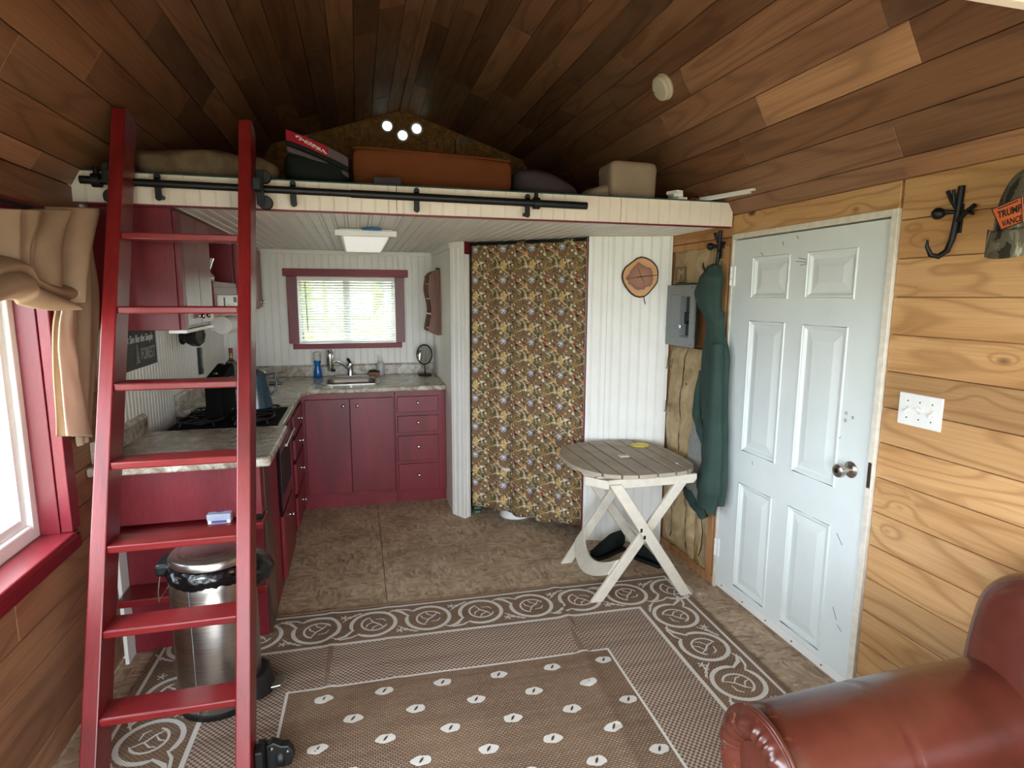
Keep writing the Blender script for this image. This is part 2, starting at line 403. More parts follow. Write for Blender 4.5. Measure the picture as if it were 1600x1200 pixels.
def slice_face():
    s = Mat('wood_slice_face', .45); m = s.mapping((1, 1, 1), loc=(-1.694, -3.36, -1.715)); w = s.noise(s.co(), 14, 2)
    ln = s.n('ShaderNodeVectorMath', operation='LENGTH'); s.l(m, ln.inputs[0])
    d = s.math('ADD', ln.outputs['Value'], s.math('MULTIPLY', s.math('SUBTRACT', w.outputs[0], .5), .07))
    c = s.ramp(d, [(.0, lin('#7c3f1c')), (.035, lin('#9a5a2c')), (.07, lin('#8a4c22')), (.085, lin('#6a3416')), (.090, lin('#c58a4c')), (.13, lin('#d09a5c'))])
    s.color(c); return s.m
M['slice'] = slice_face()
def camo_curtain():
    s = Mat('printed_curtain_cloth', .85, spec=.2); uv = s.co('UV')
    sep = s.n('ShaderNodeSeparateXYZ'); s.l(uv, sep.inputs[0])
    PU, PV = .215, .205
    def fr(x, p, off=0): return s.math('FRACT', s.math('DIVIDE', s.math('ADD', x, off), p))
    u = fr(sep.outputs[0], PU); v = fr(sep.outputs[1], PV)
    cb = s.n('ShaderNodeCombineXYZ'); s.l(u, cb.inputs[0]); s.l(v, cb.inputs[1]); P = cb.outputs[0]
    nz = s.noise(P, 6.5, 5, .72, .6); n2 = s.noise(s.mapping((1, 1, 1), P, loc=(4, 2, 0)), 17, 3, .6)
    c = s.ramp(nz.outputs[0], [(.30, lin('#2a1f16')), (.40, lin('#5a4029')), (.48, lin('#84684a')), (.55, lin('#55503a')), (.62, lin('#a58c6c')), (.72, lin('#d9ccb6'))])
    # leaf litter speckle
    vs = s.voro(P, 10); sc = s.n('ShaderNodeSeparateColor'); s.l(vs.outputs['Color'], sc.inputs[0])
    spk = s.ramp(vs.outputs['Distance'], [(.34, WHITE), (.46, BLACK)])
    lc = s.ramp(sc.outputs[0], [(0, lin('#33241a')), (.2, lin('#7d5630')), (.4, lin('#b99468')), (.52, lin('#42492e')), (.66, lin('#e0d4bc')), (.84, lin('#94512c'))], 'CONSTANT')
    c = s.mix(s.math('MULTIPLY', spk, .9), c, lc)
    # twigs: thin pale diagonal lines
    for ang, ofs, w in ((.6, .2, .035), (-.45, .55, .03), (1.2, .8, .022)):
        rot = s.mapping((1, 1, 1), P, rot=(0, 0, ang)); sp = s.n('ShaderNodeSeparateXYZ'); s.l(rot, sp.inputs[0])
        wob = s.math('ADD', sp.outputs[1], s.math('MULTIPLY', n2.outputs[0], .12))
        d = s.math('ABSOLUTE', s.math('SUBTRACT', s.math('FRACT', s.math('MULTIPLY', s.math('ADD', wob, ofs), 1.7)), .5))
        c = s.mix(s.ramp(d, [(w*.6, (.85,)*3+(1,)), (w*1.3, BLACK)]), c, lin('#c9b694'))
    def spot(cx, cy, rx, ry, col, wob=.25):
        nonlocal c
        dx = s.math('DIVIDE', s.math('SUBTRACT', u, cx), rx); dy = s.math('DIVIDE', s.math('SUBTRACT', v, cy), ry)
        d = s.math('ADD', s.math('SQRT', s.math('ADD', s.math('MULTIPLY', dx, dx), s.math('MULTIPLY', dy, dy))), s.math('MULTIPLY', s.math('SUBTRACT', n2.outputs[0], .5), wob*4))
        m = s.ramp(d, [(.85, WHITE), (1.1, BLACK)]); c = s.mix(m, c, col)
    tan = s.ramp(n2.outputs[0], [(.35, lin('#6a4a24')), (.5, lin('#c4a468')), (.65, lin('#e4cf9c'))])
    spot(.16, .78, .11, .17, tan); spot(.64, .70, .09, .16, s.ramp(n2.outputs[0], [(.4, lin('#57421f')), (.6, lin('#b08f56'))]))
    spot(.15, .30, .10, .13, s.ramp(n2.outputs[0], [(.42, lin('#5d5a66')), (.5, lin('#a7a6b8')), (.58, lin('#e6e4e6'))]))
    spot(.62, .28, .055, .07, lin('#a83220')); spot(.66, .22, .06, .04, lin('#15120e')); spot(.57, .33, .03, .03, lin('#1d3a24'))
    spot(.90, .14, .05, .07, s.ramp(n2.outputs[0], [(.4, lin('#a0561c')), (.6, lin('#d68a40'))]))
    spot(.40, .55, .05, .10, s.ramp(n2.outputs[0], [(.4, lin('#27391f')), (.6, lin('#556038'))])); spot(.36, .88, .06, .05, lin('#cfc9bd')); spot(.86, .85, .06, .10, lin('#3e4a28'))
    c = s.mix(.05, c, lin('#c8b594')); s.color(c); return s.m
M['camo'] = camo_curtain()
def capcamo():
    s = Mat('camouflage_cap_cloth', .85, spec=.2); a = s.noise(s.mapping((26, 26, 9)), 1, 3, .6, .6)
    s.color(s.ramp(a.outputs[0], [(.34, lin('#2e2a22')), (.45, lin('#5a5344')), (.55, lin('#716a58')), (.64, lin('#9d9888'))], 'CONSTANT')); return s.m
M['cap'] = capcamo()
M['patch_orange'] = plain('orange_patch', '#e0713a', .6, var=.05)
M['sign'] = plain('grey_chalk_board', '#4f524c', .8, var=.25, scale=12)
M['chalk'] = plain('chalk_white', '#e4e2da', .8)
M['chalk_grey'] = plain('chalk_grey', '#9b9d97', .8)
M['purple'] = plain('violet_print', '#6a58a8', .6)
M['card_blue'] = plain('pale_blue_card', '#b9c2d8', .45)
M['smoke'] = plain('ivory_plastic', '#e2d6bd', .45, var=.03)
M['oven_glass'] = plain('dark_oven_glass', '#1a1214', .12, var=.1)
M['stainless_dark'] = plain('dim_stainless', '#7a6a60', .3, .9, var=.12, scale=5)

# ============================================================ SETTING
def bead_panel(name, o, u, v, nrm, W, H, mat, parent=None, pitch=.0575, th=.008, start=.5, depth=.0035, half=.0065, proud=.0006):
    o = Vector(o); u = Vector(u).normalized(); v = Vector(v).normalized(); nrm = Vector(nrm).normalized()
    pr = [(0, 0)]; c = pitch*start
    while c < W - half - .001:
        if c > half + .001:
            pr += [(c-half, 0), (c-half*.62, -depth), (c-half*.36, proud), (c+half*.36, proud), (c+half*.62, -depth), (c+half, 0)]
        c += pitch
    pr.append((W, 0)); m = MB(); n = len(pr)
    for s, h in pr: m.v.append(tuple(o+u*s+nrm*h)); m.v.append(tuple(o+u*s+nrm*h+v*H))
    for i in range(n-1): m.f.append((2*i, 2*i+2, 2*i+3, 2*i+1))
    b = len(m.v); m.v += [tuple(o-nrm*th), tuple(o-nrm*th+v*H), tuple(o+u*W-nrm*th), tuple(o+u*W-nrm*th+v*H)]
    m.f += [(b, b+1, b+3, b+2), (0, 1, b+1, b), (2*n-2, b+2, b+3, 2*n-1)]
    m.f.append(tuple([2*i for i in range(n)] + [b+2, b])); m.f.append(tuple([2*i+1 for i in range(n)] + [b+3, b+1]))
    return m.build(name, mat, parent)
def tint(o, lo=.82, hi=1.12, warm=.04):
    k = random.uniform(lo, hi); w = random.uniform(-warm, warm); o.color = (k*(1+w), k, k*(1-w), 1); return o

# ground outside
g = MB().box(-60, 60, -60, 60, -.62, -.60).build('ground', M['grass']); struct(g, 'pale dry grass outside the windows', 'ground')
# floor
floor = struct(MB().box(XL-.12, XR+.12, YF-.1, YB+.1, -.06, -.019).build('floor', M['osb_floor']), 'worn brown strand board subfloor')
for x0, x1 in ((XL, .0985), (.1015, 1.318), (1.321, XR)):
    for y0, y1 in ((YF, 0.0), (.003, 2.438), (2.441, YB)):
        MB().box(x0, x1, y0, y1, -.019, 0).build('floor_sheet', M['osb_floor'], floor, bevel=.0012, seg=1)
# left wall: backing with the window opening and one more added for daylight, boards, kitchen beadboard
WY0, WY1, WZ0, WZ1 = 1.06, 2.392, .735, 1.79
wl = MB(); x0, x1 = XL-.115, XL-.018
wl.box(x0, x1, YF-.1, -1.15, 0, 2.1).box(x0, x1, -1.15, .55, 0, WZ0).box(x0, x1, -1.15, .55, WZ1, 2.1).box(x0, x1, .55, WY0, 0, 2.1).box(x0, x1, WY1, YB+.1, 0, 2.1).box(x0, x1, WY0, WY1, 0, WZ0).box(x0, x1, WY0, WY1, WZ1, 2.1)
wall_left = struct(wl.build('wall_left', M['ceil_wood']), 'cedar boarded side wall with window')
def rows(z_top, z_min, pitch, first):
    out = [(z_top, first)]; z = first
    while z > z_min: out.append((z, max(z-pitch, z_min))); z -= pitch
    return out
WALLROWS = rows(WT, .012, .1345, 1.871)
for zt, zb in WALLROWS:
    spans = [(.56, 2.752)] if (zb >= WZ1+.06 or zt <= WZ0-.07) else [(.56, WY0-.075), (WY1+.075, 2.752)]
    for a, b in spans:
        if b-a > 2 and random.random() < .8:
            c = random.uniform(a+.9, b-.5); pc = [(a, c-.0008), (c+.0008, b)]
        else: pc = [(a, b)]
        for p, q in pc: tint(MB().box(XL-.018, XL, p, q, zb+.0012, zt-.0012).build('board', M['ceil_wood'], wall_left, bevel=.0025, seg=1), .85, 1.2)  # darker ceiling wood puts this wall's backlit shade into its colour
bead_panel('bead_panel', (XL, 2.77, 0), (0, 1, 0), (0, 0, 1), (1, 0, 0), YB-2.77, 1.96, M['white'], wall_left, pitch=.045)
MB().box(XL-.018, XL+.012, 2.752, 2.775, 0, 1.96).build('corner_trim', M['white'], wall_left, bevel=.002)
# right wall: backing, boards, door opening filled by the door
DY0, DY1, DZ = 1.73, 2.70, 1.905
wr = MB(); wr.box(XR+.018, XR+.12, YF, DY0, 0, 2.1).box(XR+.10, XR+.12, DY0, YB+.1, 0, 2.1).box(XR+.018, XR+.10, DY0, DY1, DZ, 2.1).box(XR+.018, XR+.10, 3.30, YB+.1, 0, 2.1)
wall_right = struct(wr.build('wall_right', M['stud']), 'cedar boarded side wall with door')
tones = {0: .98, 1: .97, 2: 1.0, 3: 1.06, 4: 1.04, 5: .72, 6: .94, 7: 1.06, 8: .98, 9: .96, 10: 1.0, 11: .86, 12: .92, 13: .95, 14: .95, 15: .95}
for i, (zt, zb) in enumerate(WALLROWS):
    o = MB().box(XR, XR+.018, .3, DY0-.003 if zb < DZ else 1.737, zb+.0012, zt-.0012).build('board', M['wall_wood'], wall_right, bevel=.0025, seg=1)
    k = tones.get(i, .95); o.color = (k, k, k, 1)
o = MB().box(XR, XR+.018, 1.7385, 2.705, DZ+.004, WT-.0012).build('board', M['wall_wood'], wall_right, bevel=.0025, seg=1); o.color = (1, 1, 1, 1)
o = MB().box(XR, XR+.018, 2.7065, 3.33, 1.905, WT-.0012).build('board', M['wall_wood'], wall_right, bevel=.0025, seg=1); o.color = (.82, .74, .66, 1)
MB().box(XR+.002, XR+.10, 2.705, 3.33, 1.865, 1.902).build('top_plate', M['stud'], wall_right, bevel=.003)
MB().box(XR+.002, XR+.10, 2.705, 3.33, 0, .042).build('bottom_plate', M['stud'], wall_right, bevel=.003)
MB().box(XR+.002, XR+.10, 2.735, 2.785, .042, 1.865).build('stud', M['stud'], wall_right, bevel=.003)
# back wall with kitchen window, beadboard below the loft and strand board gable above
KX0, KX1, KZ0, KZ1 = -.475, .316, 1.197, 1.745
wb = MB().box(XL-.1, XR+.1, YB+.008, YB+.10, 0, 2.05).build('wall_back', M['white'])
wall_back = struct(cut(wb, [MB().box(KX0, KX1, YB-.2, YB+.3, KZ0, KZ1)]), 'white beadboard end wall with window and strand board gable')
for a, b in ((XL, KX0), (KX1, .64)):
    bead_panel('bead_panel', (a, YB, 0), (1, 0, 0), (0, 0, 1), (0, -1, 0), b-a, 1.965, M['white'], wall_back)
bead_panel('bead_panel', (KX0, YB, 0), (1, 0, 0), (0, 0, 1), (0, -1, 0), KX1-KX0, KZ0, M['white'], wall_back)
bead_panel('bead_panel', (KX0, YB, KZ1), (1, 0, 0), (0, 0, 1), (0, -1, 0), KX1-KX0, 1.965-KZ1, M['white'], wall_back)
MB().box(XL, .637, YB-.014, YB, 1.93, 1.963).build('crown_strip', M['white'], wall_back, bevel=.002)
gp = [(XL-.1, 2.03), (XR+.1, 2.03), (XR+.1, WT), (BRK[0]+.05, BRK[1]+.06), (RX, RZ+.06), (BLK[0]-.05, BLK[1]+.06), (XL-.1, WT)]
gp = [(XL-.1, 1.99), (XR+.1, 1.99), (XR+.1, 2.03), (BRK[0]+.06, BRK[1]+.06), (RX, RZ+.07), (BLK[0]-.06, BLK[1]+.06), (XL-.1, 2.03)]
gw = MB().prism(gp, YB, YB+.03, lambda a, c, h: (a, h, c)).build('gable_sheet', M['osb_wall'], wall_back)
VENTS = ((.285, 2.969), (.408, 2.905), (.524, 2.966))
cut(gw, [MB().lathe([(.047, -.2), (.047, .2)], (vx, YB, vz), (0, 1, 0), 28) for vx, vz in VENTS])
MB().box(.840, .848, YB-.0012, YB, 2.3, 2.90).build('sheet_seam', M['dark_gap'], wall_back)
for vx, vz in VENTS:
    v = MB().grid(lambda a, b: (vx+(.047+.008*math.sin(b*6.283))*math.cos(a*6.283), YB-.002-.004*math.cos(b*6.283), vz+(.047+.008*math.sin(b*6.283))*math.sin(a*6.283)), 28, 8, True, True).build('round_vent', M['white_vinyl'], wall_back, smooth=60)
    for k in range(6):
        h = -.037+.0148*k; w = math.sqrt(max(0, .046**2-h*h))
        MB().quadbox([(vx-w, YB+.004, vz+h-.0012), (vx+w, YB+.004, vz+h-.0012), (vx+w, YB+.012, vz+h+.0016), (vx-w, YB+.012, vz+h+.0016), (vx-w, YB+.004, vz+h+.0004), (vx+w, YB+.004, vz+h+.0004), (vx+w, YB+.012, vz+h+.0032), (vx-w, YB+.012, vz+h+.0032)]).build('louvre', M['white_vinyl'], v)
for x, z in ((.915, 2.891), (-.308, 2.829)):
    MB().lathe([(.033, 0), (.033, .004), (.028, .008), (.006, .008), (.004, .011), (0, .011)], (x, YB, z), (0, -1, 0), 24).build('cap_disc', M['grey_disc'], wall_back, smooth=40)
# wall behind the camera, two tall windows added for even daylight
wf = MB().box(XL-.1, XR+.1, YF-.1, YF, 0, 3.2).build('wall_front', M['wall_wood'])
wall_front = struct(cut(wf, [MB().box(-.90, .34, YF-.3, YF+.2, .17, 1.93), MB().box(.48, 1.72, YF-.3, YF+.2, .17, 1.93)]), 'end wall behind the viewer with two tall windows added for daylight')
for a in (-.90, .48):
    m = MB()
    for p, q, r, t in ((a, a+.05, .17, 1.93), (a+1.19, a+1.24, .17, 1.93), (a+.05, a+1.19, .17, .22), (a+.05, a+1.19, 1.88, 1.93)): m.box(p, q, YF-.07, YF-.03, r, t)
    m.build('added_window_frame', M['white_vinyl'], wall_front)
# ceiling: gambrel roof backing and individual boards
ceil_m = MB()
def slab(p, q, t=.05):
    (xa, za), (xb, zb) = p, q; d = Vector((xb-xa, zb-za)).normalized(); nx, nz = -d.y, d.x
    if nz < 0: nx, nz = -nx, -nz
    e = .017; lo = (xa+nx*e, za+nz*e); hi = (xb+nx*e, zb+nz*e); lo2 = (xa+nx*t, za+nz*t); hi2 = (xb+nx*t, zb+nz*t)
    ceil_m.prism([lo, hi, hi2, lo2], YF-.1, YB+.1, lambda a, c, h: (a, h, c))
PL, PR = (XL, WT), (XR, WT)
SLOPES = ((PL, BLK), (BLK, (RX, RZ)), (PR, BRK), (BRK, (RX, RZ)))
for p, q in SLOPES: slab(p, q)
ceil_m.box(XL-.13, XL-.0, YF-.1, YB+.1, 2.03, 2.11).box(XR+.0, XR+.13, YF-.1, YB+.1, 2.03, 2.11)
ceil_m.prism([(RX-.12, RZ+.0), (RX, RZ+.02), (RX+.12, RZ+.0), (RX, RZ+.10)], YF-.1, YB+.1, lambda a, c, h: (a, h, c))
for bx, bz in (BRK, BLK):
    sg = 1 if bx > RX else -1
    ceil_m.prism([(bx-sg*.05, bz+.034), (bx+sg*.012, bz+.012), (bx+sg*.035, bz-.03), (bx+sg*.08, bz), (bx+sg*.03, bz+.08)], YF-.1, YB+.1, lambda a, c, h: (a, h, c))
ceiling = struct(ceil_m.build('ceiling', M['ceil_wood']), 'stained cedar board barn ceiling')
def slope_boards(p, q, edges, seed, special=()):
    rnd = random.Random(seed); (xa, za), (xb, zb) = p, q; L = math.hypot(xb-xa, zb-za); d = Vector(((xb-xa)/L, 0, (zb-za)/L)); n = Vector((-d.z, 0, d.x))
    if n.z < 0: n = -n
    for i in range(len(edges)-1):
        s0, s1 = edges[i]+.0012, min(edges[i+1], L)-.0012; y = .45 + rnd.uniform(-.6, 0)
        cuts = []
        while y < YB:
            y2 = y + rnd.uniform(.75, 1.75); y2 = YB if YB-y2 < .4 else min(y2, YB); cuts.append((max(y, .45), y2, None)); y = y2
        for sp in special:
            if sp[0] == i: cuts = [(.45, sp[1], None), (sp[1], sp[2], sp[3]), (sp[2], sp[2]+1.1, None), (sp[2]+1.1, 4.3, None), (4.3, YB, None)]
        for y0, y1, k in cuts:
            if y1-y0 < .05: continue
            A = Vector((xa, 0, za))
            P = [A+d*s0+Vector((0, y0+.0006, 0)), A+d*s1+Vector((0, y0+.0006, 0)), A+d*s1+Vector((0, y1-.0006, 0)), A+d*s0+Vector((0, y1-.0006, 0))]
            o = MB().quadbox(P + [r+n*.016 for r in P]).build('board', M['ceil_wood'], ceiling, bevel=.0018, seg=1)
            if k: o.color = k
            else:
                c = rnd.choice((.68, .82, .92, 1.0, 1.08, 1.2, 1.42)); w = rnd.uniform(-.05, .05); o.color = (c*(1+w), c, c*(1-w*1.5), 1)
LOW = [0, .075, .21, .345, .48, .615, .75, .885]; UPL = math.hypot(BRK[0]-RX, RZ-BRK[1]); UP = [0] + [.128+.135*k for k in range(8)]
slope_boards(PL, BLK, LOW, 3); slope_boards(PR, BRK, LOW, 5, ((3, 1.55, 2.262, (1.95, 2.1, 2.05, 1)),))
slope_boards(BLK, (RX, RZ), UP, 9); slope_boards(BRK, (RX, RZ), UP, 12)
o = MB().box(RX-.028, RX+.028, .45, YB, RZ-.022, RZ-.006).build('ridge_board', M['ceil_wood'], ceiling, bevel=.003); o.color = (1.5, 1.5, 1.45, 1)

# sleeping loft over the kitchen
loft = MB().box(XL+.005, XR-.005, LOFT_Y+.02, YB-.001, LZ0+.008, LZ1-.002).build('loft_deck', M['plywood']); struct(loft, 'white beadboard sleeping loft over the kitchen')
FX0, FX1 = XL-.012, XR-.012
for a, b in ((FX0+.03, .18), (.183, 1.245), (1.248, FX1-.03)):
    bead_panel('fascia_panel', (a, LOFT_Y, LZ0-.012), (1, 0, 0), (0, 0, 1), (0, -1, 0), b-a, LZ1-LZ0+.012, M['white_warm'], loft, depth=.0025, half=.004, th=.018)
for sg, xe in ((1, FX0), (-1, FX1)):   # wedge ends that meet the sloped ceiling
    MB().prism([(xe+sg*.0, LZ0-.012), (xe+sg*.03, LZ0-.012), (xe+sg*.03, LZ1), (xe+sg*.026, LZ1), (xe-sg*.002, WT+.01)], LOFT_Y, LOFT_Y+.018, lambda a, c, h: (a, h, c)).build('fascia_end', M['white_warm'], loft)
MB().box(XL+.01, XR-.02, LOFT_Y-.004, LOFT_Y+.016, LZ0-.019, LZ0-.012).build('fascia_lip', M['red'], loft, bevel=.001)
for a, b in ((XL+.004, .20), (.2015, 1.42), (1.4215, XR-.006)):
    bead_panel('soffit_panel', (a, LOFT_Y+.018, LZ0+.001), (1, 0, 0), (0, 1, 0), (0, 0, -1), b-a, YB-LOFT_Y-.02, M['white'], loft, half=.011, depth=.004, proud=.0045)
mat_ = MB().box(XL+.05, XR-.06, LOFT_Y-.002, YB-.02, LZ1, LZ1+.006).build('loft_mat', M['teal'], bevel=.002); tag(mat_, 'thin teal mat covering the loft floor up to its edge', 'mat')
# loft above the viewer, only its far edge in view
loft2 = MB().box(XL+.005, XR-.005, YF, .60, LZ0+.004, LZ1).build('loft_deck', M['white']); struct(loft2, 'white loft overhead at the top right corner')
bead_panel('soffit_panel', (XL+.004, YF, LZ0+.003), (1, 0, 0), (0, 1, 0), (0, 0, -1), XR-XL-.01, .60-YF, M['white'], loft2, half=.008)
MB().box(XL+.02, XR-.03, .60, .618, LZ0-.004, LZ1+.03).build('fascia_board', M['white_warm'], loft2, bevel=.002)

# bathroom partition: straight wall, mitred post, diagonal curtain opening, front panel
PX = .637
part = MB().prism([(PX, YB-.001), (PX, 4.132), (.706, 4.023), (.752, 4.062), (.70, 4.16), (.70, YB-.001)], 0, LZ0-.001, lambda a, c, h: (a, c, h)).build('wall_partition', M['white']); struct(part, 'white partition beside the kitchen counter')
MB().box(PX-.010, PX, 4.15, YB-.014, 1.925, 1.963).build('crown_strip', M['white'], part, bevel=.002)
d = Vector((.069, -.109, 0)).normalized(); nrm = Vector((-.109, -.069, 0)).normalized()
bead_panel('corner_board', (PX-.004, 4.134, 0), d, (0, 0, 1), nrm, .126, 1.925, M['white'], part, pitch=.05, start=.72)
d2 = Vector((.046, .039, 0)).normalized(); n2 = Vector((.039, -.046, 0)).normalized()
bead_panel('jamb_board', (.707, 4.020, 0), d2, (0, 0, 1), n2, .062, 1.88, M['white'], part, pitch=.03, start=1.0)
MB().obox(Vector((.735, 4.060, 1.922)), (d2, n2, (0, 0, 1)), (.034, .012, .042)).build('header_end', M['red'], part, bevel=.002)
PA, PB = Vector((1.395, 3.47, 0)), Vector((XR, 3.30, 0)); pu = (PB-PA).normalized(); pn = Vector((pu.y, -pu.x, 0)); pw = (PB-PA).length
fp = MB().prism([(PA.x, PA.y), (PB.x+.0, PB.y), (PB.x, PB.y+.09), (PA.x+.03, PA.y+.09)], 0, LZ0-.001, lambda a, c, h: (a, c, h)).build('wall_bath', M['white']); struct(fp, 'white beadboard panel beside the printed curtain')
bead_panel('bead_panel', PA+pn*.008, pu, (0, 0, 1), pn, .118, LZ0-.002, M['white'], fp, pitch=.057, start=.5)
bead_panel('bead_panel', PA+pn*.008+pu*.1205, pu, (0, 0, 1), pn, pw-.122, LZ0-.002, M['white'], fp, pitch=.057, start=.6)
MB().obox(PA+Vector((-.008, .006, .985))+pn*.004, (pu, pn, (0, 0, 1)), (.004, .012, .97)).build('edge_strip', M['red'], fp)
# dim bathroom behind the curtain
MB().box(.70, XR, YB-.02, YB-.001, 0, LZ0-.002).build('bath_back', M['white'], part)

# ---------------------------------------------------------------- windows
w1 = bpy.data.objects.new('window_1', None); COL.objects.link(w1); w1.location = (XL, 1.73, WZ0); struct(w1, 'white framed side window set in a red stained surround')
xo = XL-.115
m = MB()
for a, b, c, dd in ((WY0, WY0+.05, WZ0, WZ1), (WY1-.05, WY1, WZ0, WZ1), (WY0+.05, WY1-.05, WZ0, WZ0+.055), (WY0+.05, WY1-.05, WZ1-.055, WZ1)): m.box(xo-.03, xo+.03, a, b, c, dd)
m.build('frame', M['white_vinyl'], w1, bevel=.006)
m = MB()
for a, b, c, dd in ((WY0+.05, WY0+.085, WZ0+.055, WZ1-.055), (WY1-.085, WY1-.05, WZ0+.055, WZ1-.055), (WY0+.085, WY1-.085, WZ0+.055, WZ0+.09), (WY0+.085, WY1-.085, WZ1-.09, WZ1-.055), (1.70, 1.74, WZ0+.09, WZ1-.09)): m.box(xo-.02, xo+.012, a, b, c, dd)
m.build('sash', M['white_vinyl'], w1, bevel=.004)
MB().box(xo-.008, xo-.004, WY0+.08, WY1-.08, WZ0+.08, WZ1-.08).build('pane', M['pane'], w1)
MB().box(xo+.03, XL-.022, WY1-.016, WY1-.001, WZ0+.002, WZ1).build('jamb', M['red'], w1, bevel=.002)
MB().box(xo+.03, XL-.022, WY0+.001, WY0+.016, WZ0+.002, WZ1).build('jamb', M['red'], w1, bevel=.002)
MB().box(xo+.03, XL-.022, WY0, WY1, WZ1-.016, WZ1-.001).build('head_jamb', M['red_y'], w1, bevel=.002)
MB().box(xo+.03, XL+.022, WY0-.07, WY1+.012, WZ0-.022, WZ0+.002).build('sill', M['red_y'], w1, bevel=.005)
for a, b in ((WY1-.012, WY1+.055), (WY0-.055, WY0+.012)): MB().box(XL-.020, XL+.016, a, b, WZ0+.004, WZ1+.05).build('casing', M['red'], w1, bevel=.003)
MB().box(XL-.020, XL+.014, WY0-.055, WY1+.055, WZ0-.075, WZ0-.024).build('apron', M['red_y'], w1, bevel=.003)
MB().box(XL-.020, XL+.016, WY0-.055, WY1+.055, WZ1+.052, WZ1+.11).build('head_casing', M['red_y'], w1, bevel=.003)
w2 = bpy.data.objects.new('window_2', None); COL.objects.link(w2); w2.location = (-.08, YB, KZ0); struct(w2, 'kitchen window in a red stained frame with white blinds')
M['red_x'] = wood('red_stained_trim_wood', '#701820', '#8c2430', '#a03440', .42, along=(.8, 5, 5), rings=4, knots=False, fine=.4)
yt = YB-.022
MB().box(-.578, .425, yt-.006, YB, 1.75, 1.812).build('head_trim', M['red_x'], w2, bevel=.003)
MB().box(-.552, -.472, yt, YB, 1.20, 1.749).build('side_trim', M['red'], w2, bevel=.003)
MB().box(.314, .390, yt, YB, 1.20, 1.749).build('side_trim', M['red'], w2, bevel=.003)
MB().box(-.522, .362, yt-.012, YB, 1.155, 1.197).build('sill', M['red_x'], w2, bevel=.003)
m = MB()
for a, b, c, dd in ((KX0, KX0+.03, KZ0, KZ1), (KX1-.03, KX1, KZ0, KZ1), (KX0+.03, KX1-.03, KZ0, KZ0+.03), (KX0+.03, KX1-.03, KZ1-.03, KZ1), (-.115, -.055, KZ0+.03, KZ1-.03)): m.box(a, b, YB+.055, YB+.09, c, dd)
m.build('frame', M['white_vinyl'], w2, bevel=.004)
MB().box(KX0+.02, KX1-.02, YB+.068, YB+.071, KZ0+.02, KZ1-.02).build('pane', M['pane'], w2)
bl = thing('window_blind', (-.08, YB+.02, KZ0), 'white horizontal slat blind inside the kitchen window, sagging at lower left', 'blind')
MB().box(KX0+.008, KX1-.008, YB+.006, YB+.036, KZ1-.030, KZ1-.002).build('head_rail', M['white_vinyl'], bl, bevel=.003)
NS = 23
def sag(k, t):
    return 0
for k in range(NS):
    z = KZ1-.045-k*.0212; dr = .030 if k == NS-2 else (.018 if k == NS-3 else (.020 if k == NS-1 else 0))
    P = []
    for yy, dz in ((YB+.010, -.0055), (YB+.034, .0055)): P += [(KX0+.014, yy, z+dz-dr), (KX1-.014, yy, z+dz)]
    q = [P[0], P[1], P[3], P[2]]
    MB().quadbox([(a, b, c) for a, b, c in q] + [(a, b, c+.0012) for a, b, c in q]).build('slat', M['white_vinyl'], bl)
MB().box(KX0+.012, KX1-.012, YB+.012, YB+.032, KZ0+.004, KZ0+.016).build('bottom_rail', M['white_vinyl'], bl, bevel=.002)
MB().tube([(KX0+.065, YB+.004, KZ1-.035), (KX0+.072, YB+.003, 1.30)], .0035, 8).build('tilt_wand', M['galv'], bl)
for x in (KX0+.10, -.08, KX1-.10): MB().box(x-.0008, x+.0008, YB+.0075, YB+.0085, KZ0+.01, KZ1-.03).build('ladder_cord', M['white_vinyl'], bl)

# ---------------------------------------------------------------- entry door
door = bpy.data.objects.new('door_1', None); COL.objects.link(door); door.location = (XR, 2.22, 0); struct(door, 'white six panel entry door in a worn white casing')
dx0, dx1, dy0, dy1, dz0, dz1 = XR+.004, XR+.044, 1.764, 2.685, .024, 1.882
PAN = [(2.270, 2.524, 1.602, 1.782), (1.907, 2.158, 1.602, 1.782), (2.292, 2.524, .832, 1.477), (1.930, 2.161, .832, 1.474), (2.297, 2.524, .097, .646), (1.933, 2.162, .097, .651)]
PAN = [(2.283, 2.524, 1.602, 1.782), (1.912, 2.160, 1.602, 1.782), (2.290, 2.524, .832, 1.477), (1.930, 2.162, .832, 1.475), (2.293, 2.524, .097, .646), (1.932, 2.162, .097, .650)]
slabm = MB().box(dx0, dx1, dy0, dy1, dz0, dz1).build('door_slab', M['door'], door)
cut(slabm, [MB().quadbox([(dx0+.009, a+.016, c+.016), (dx0+.009, b-.016, c+.016), (dx0+.009, b-.016, d-.016), (dx0+.009, a+.016, d-.016), (dx0-.01, a-.010, c-.010), (dx0-.01, b+.010, c-.010), (dx0-.01, b+.010, d+.010), (dx0-.01, a-.010, d+.010)]) for a, b, c, d in PAN])
for a, b, c, d in PAN:
    i = .022; j = .058
    P = [(dx0+.0092, a+i, c+i), (dx0+.0092, b-i, c+i), (dx0+.0092, b-i, d-i), (dx0+.0092, a+i, d-i), (dx0+.0015, a+j, c+j), (dx0+.0015, b-j, c+j), (dx0+.0015, b-j, d-j), (dx0+.0015, a+j, d-j)]
    MB().quadbox(P).build('door_panel', M['door'], door, bevel=.0015, seg=1)
    e = .006; m = MB()
    m.tube([(dx0+.001, a-e, c-e), (dx0+.001, b+e, c-e), (dx0+.001, b+e, d+e), (dx0+.001, a-e, d+e)], .006, 6, closed=True).build('panel_moulding', M['door'], door, smooth=50)
cas = MB().box(XR-.012, XR+.05, 1.730, 1.758, 0, 1.914).build('jamb', M['casing'], door, bevel=.002)
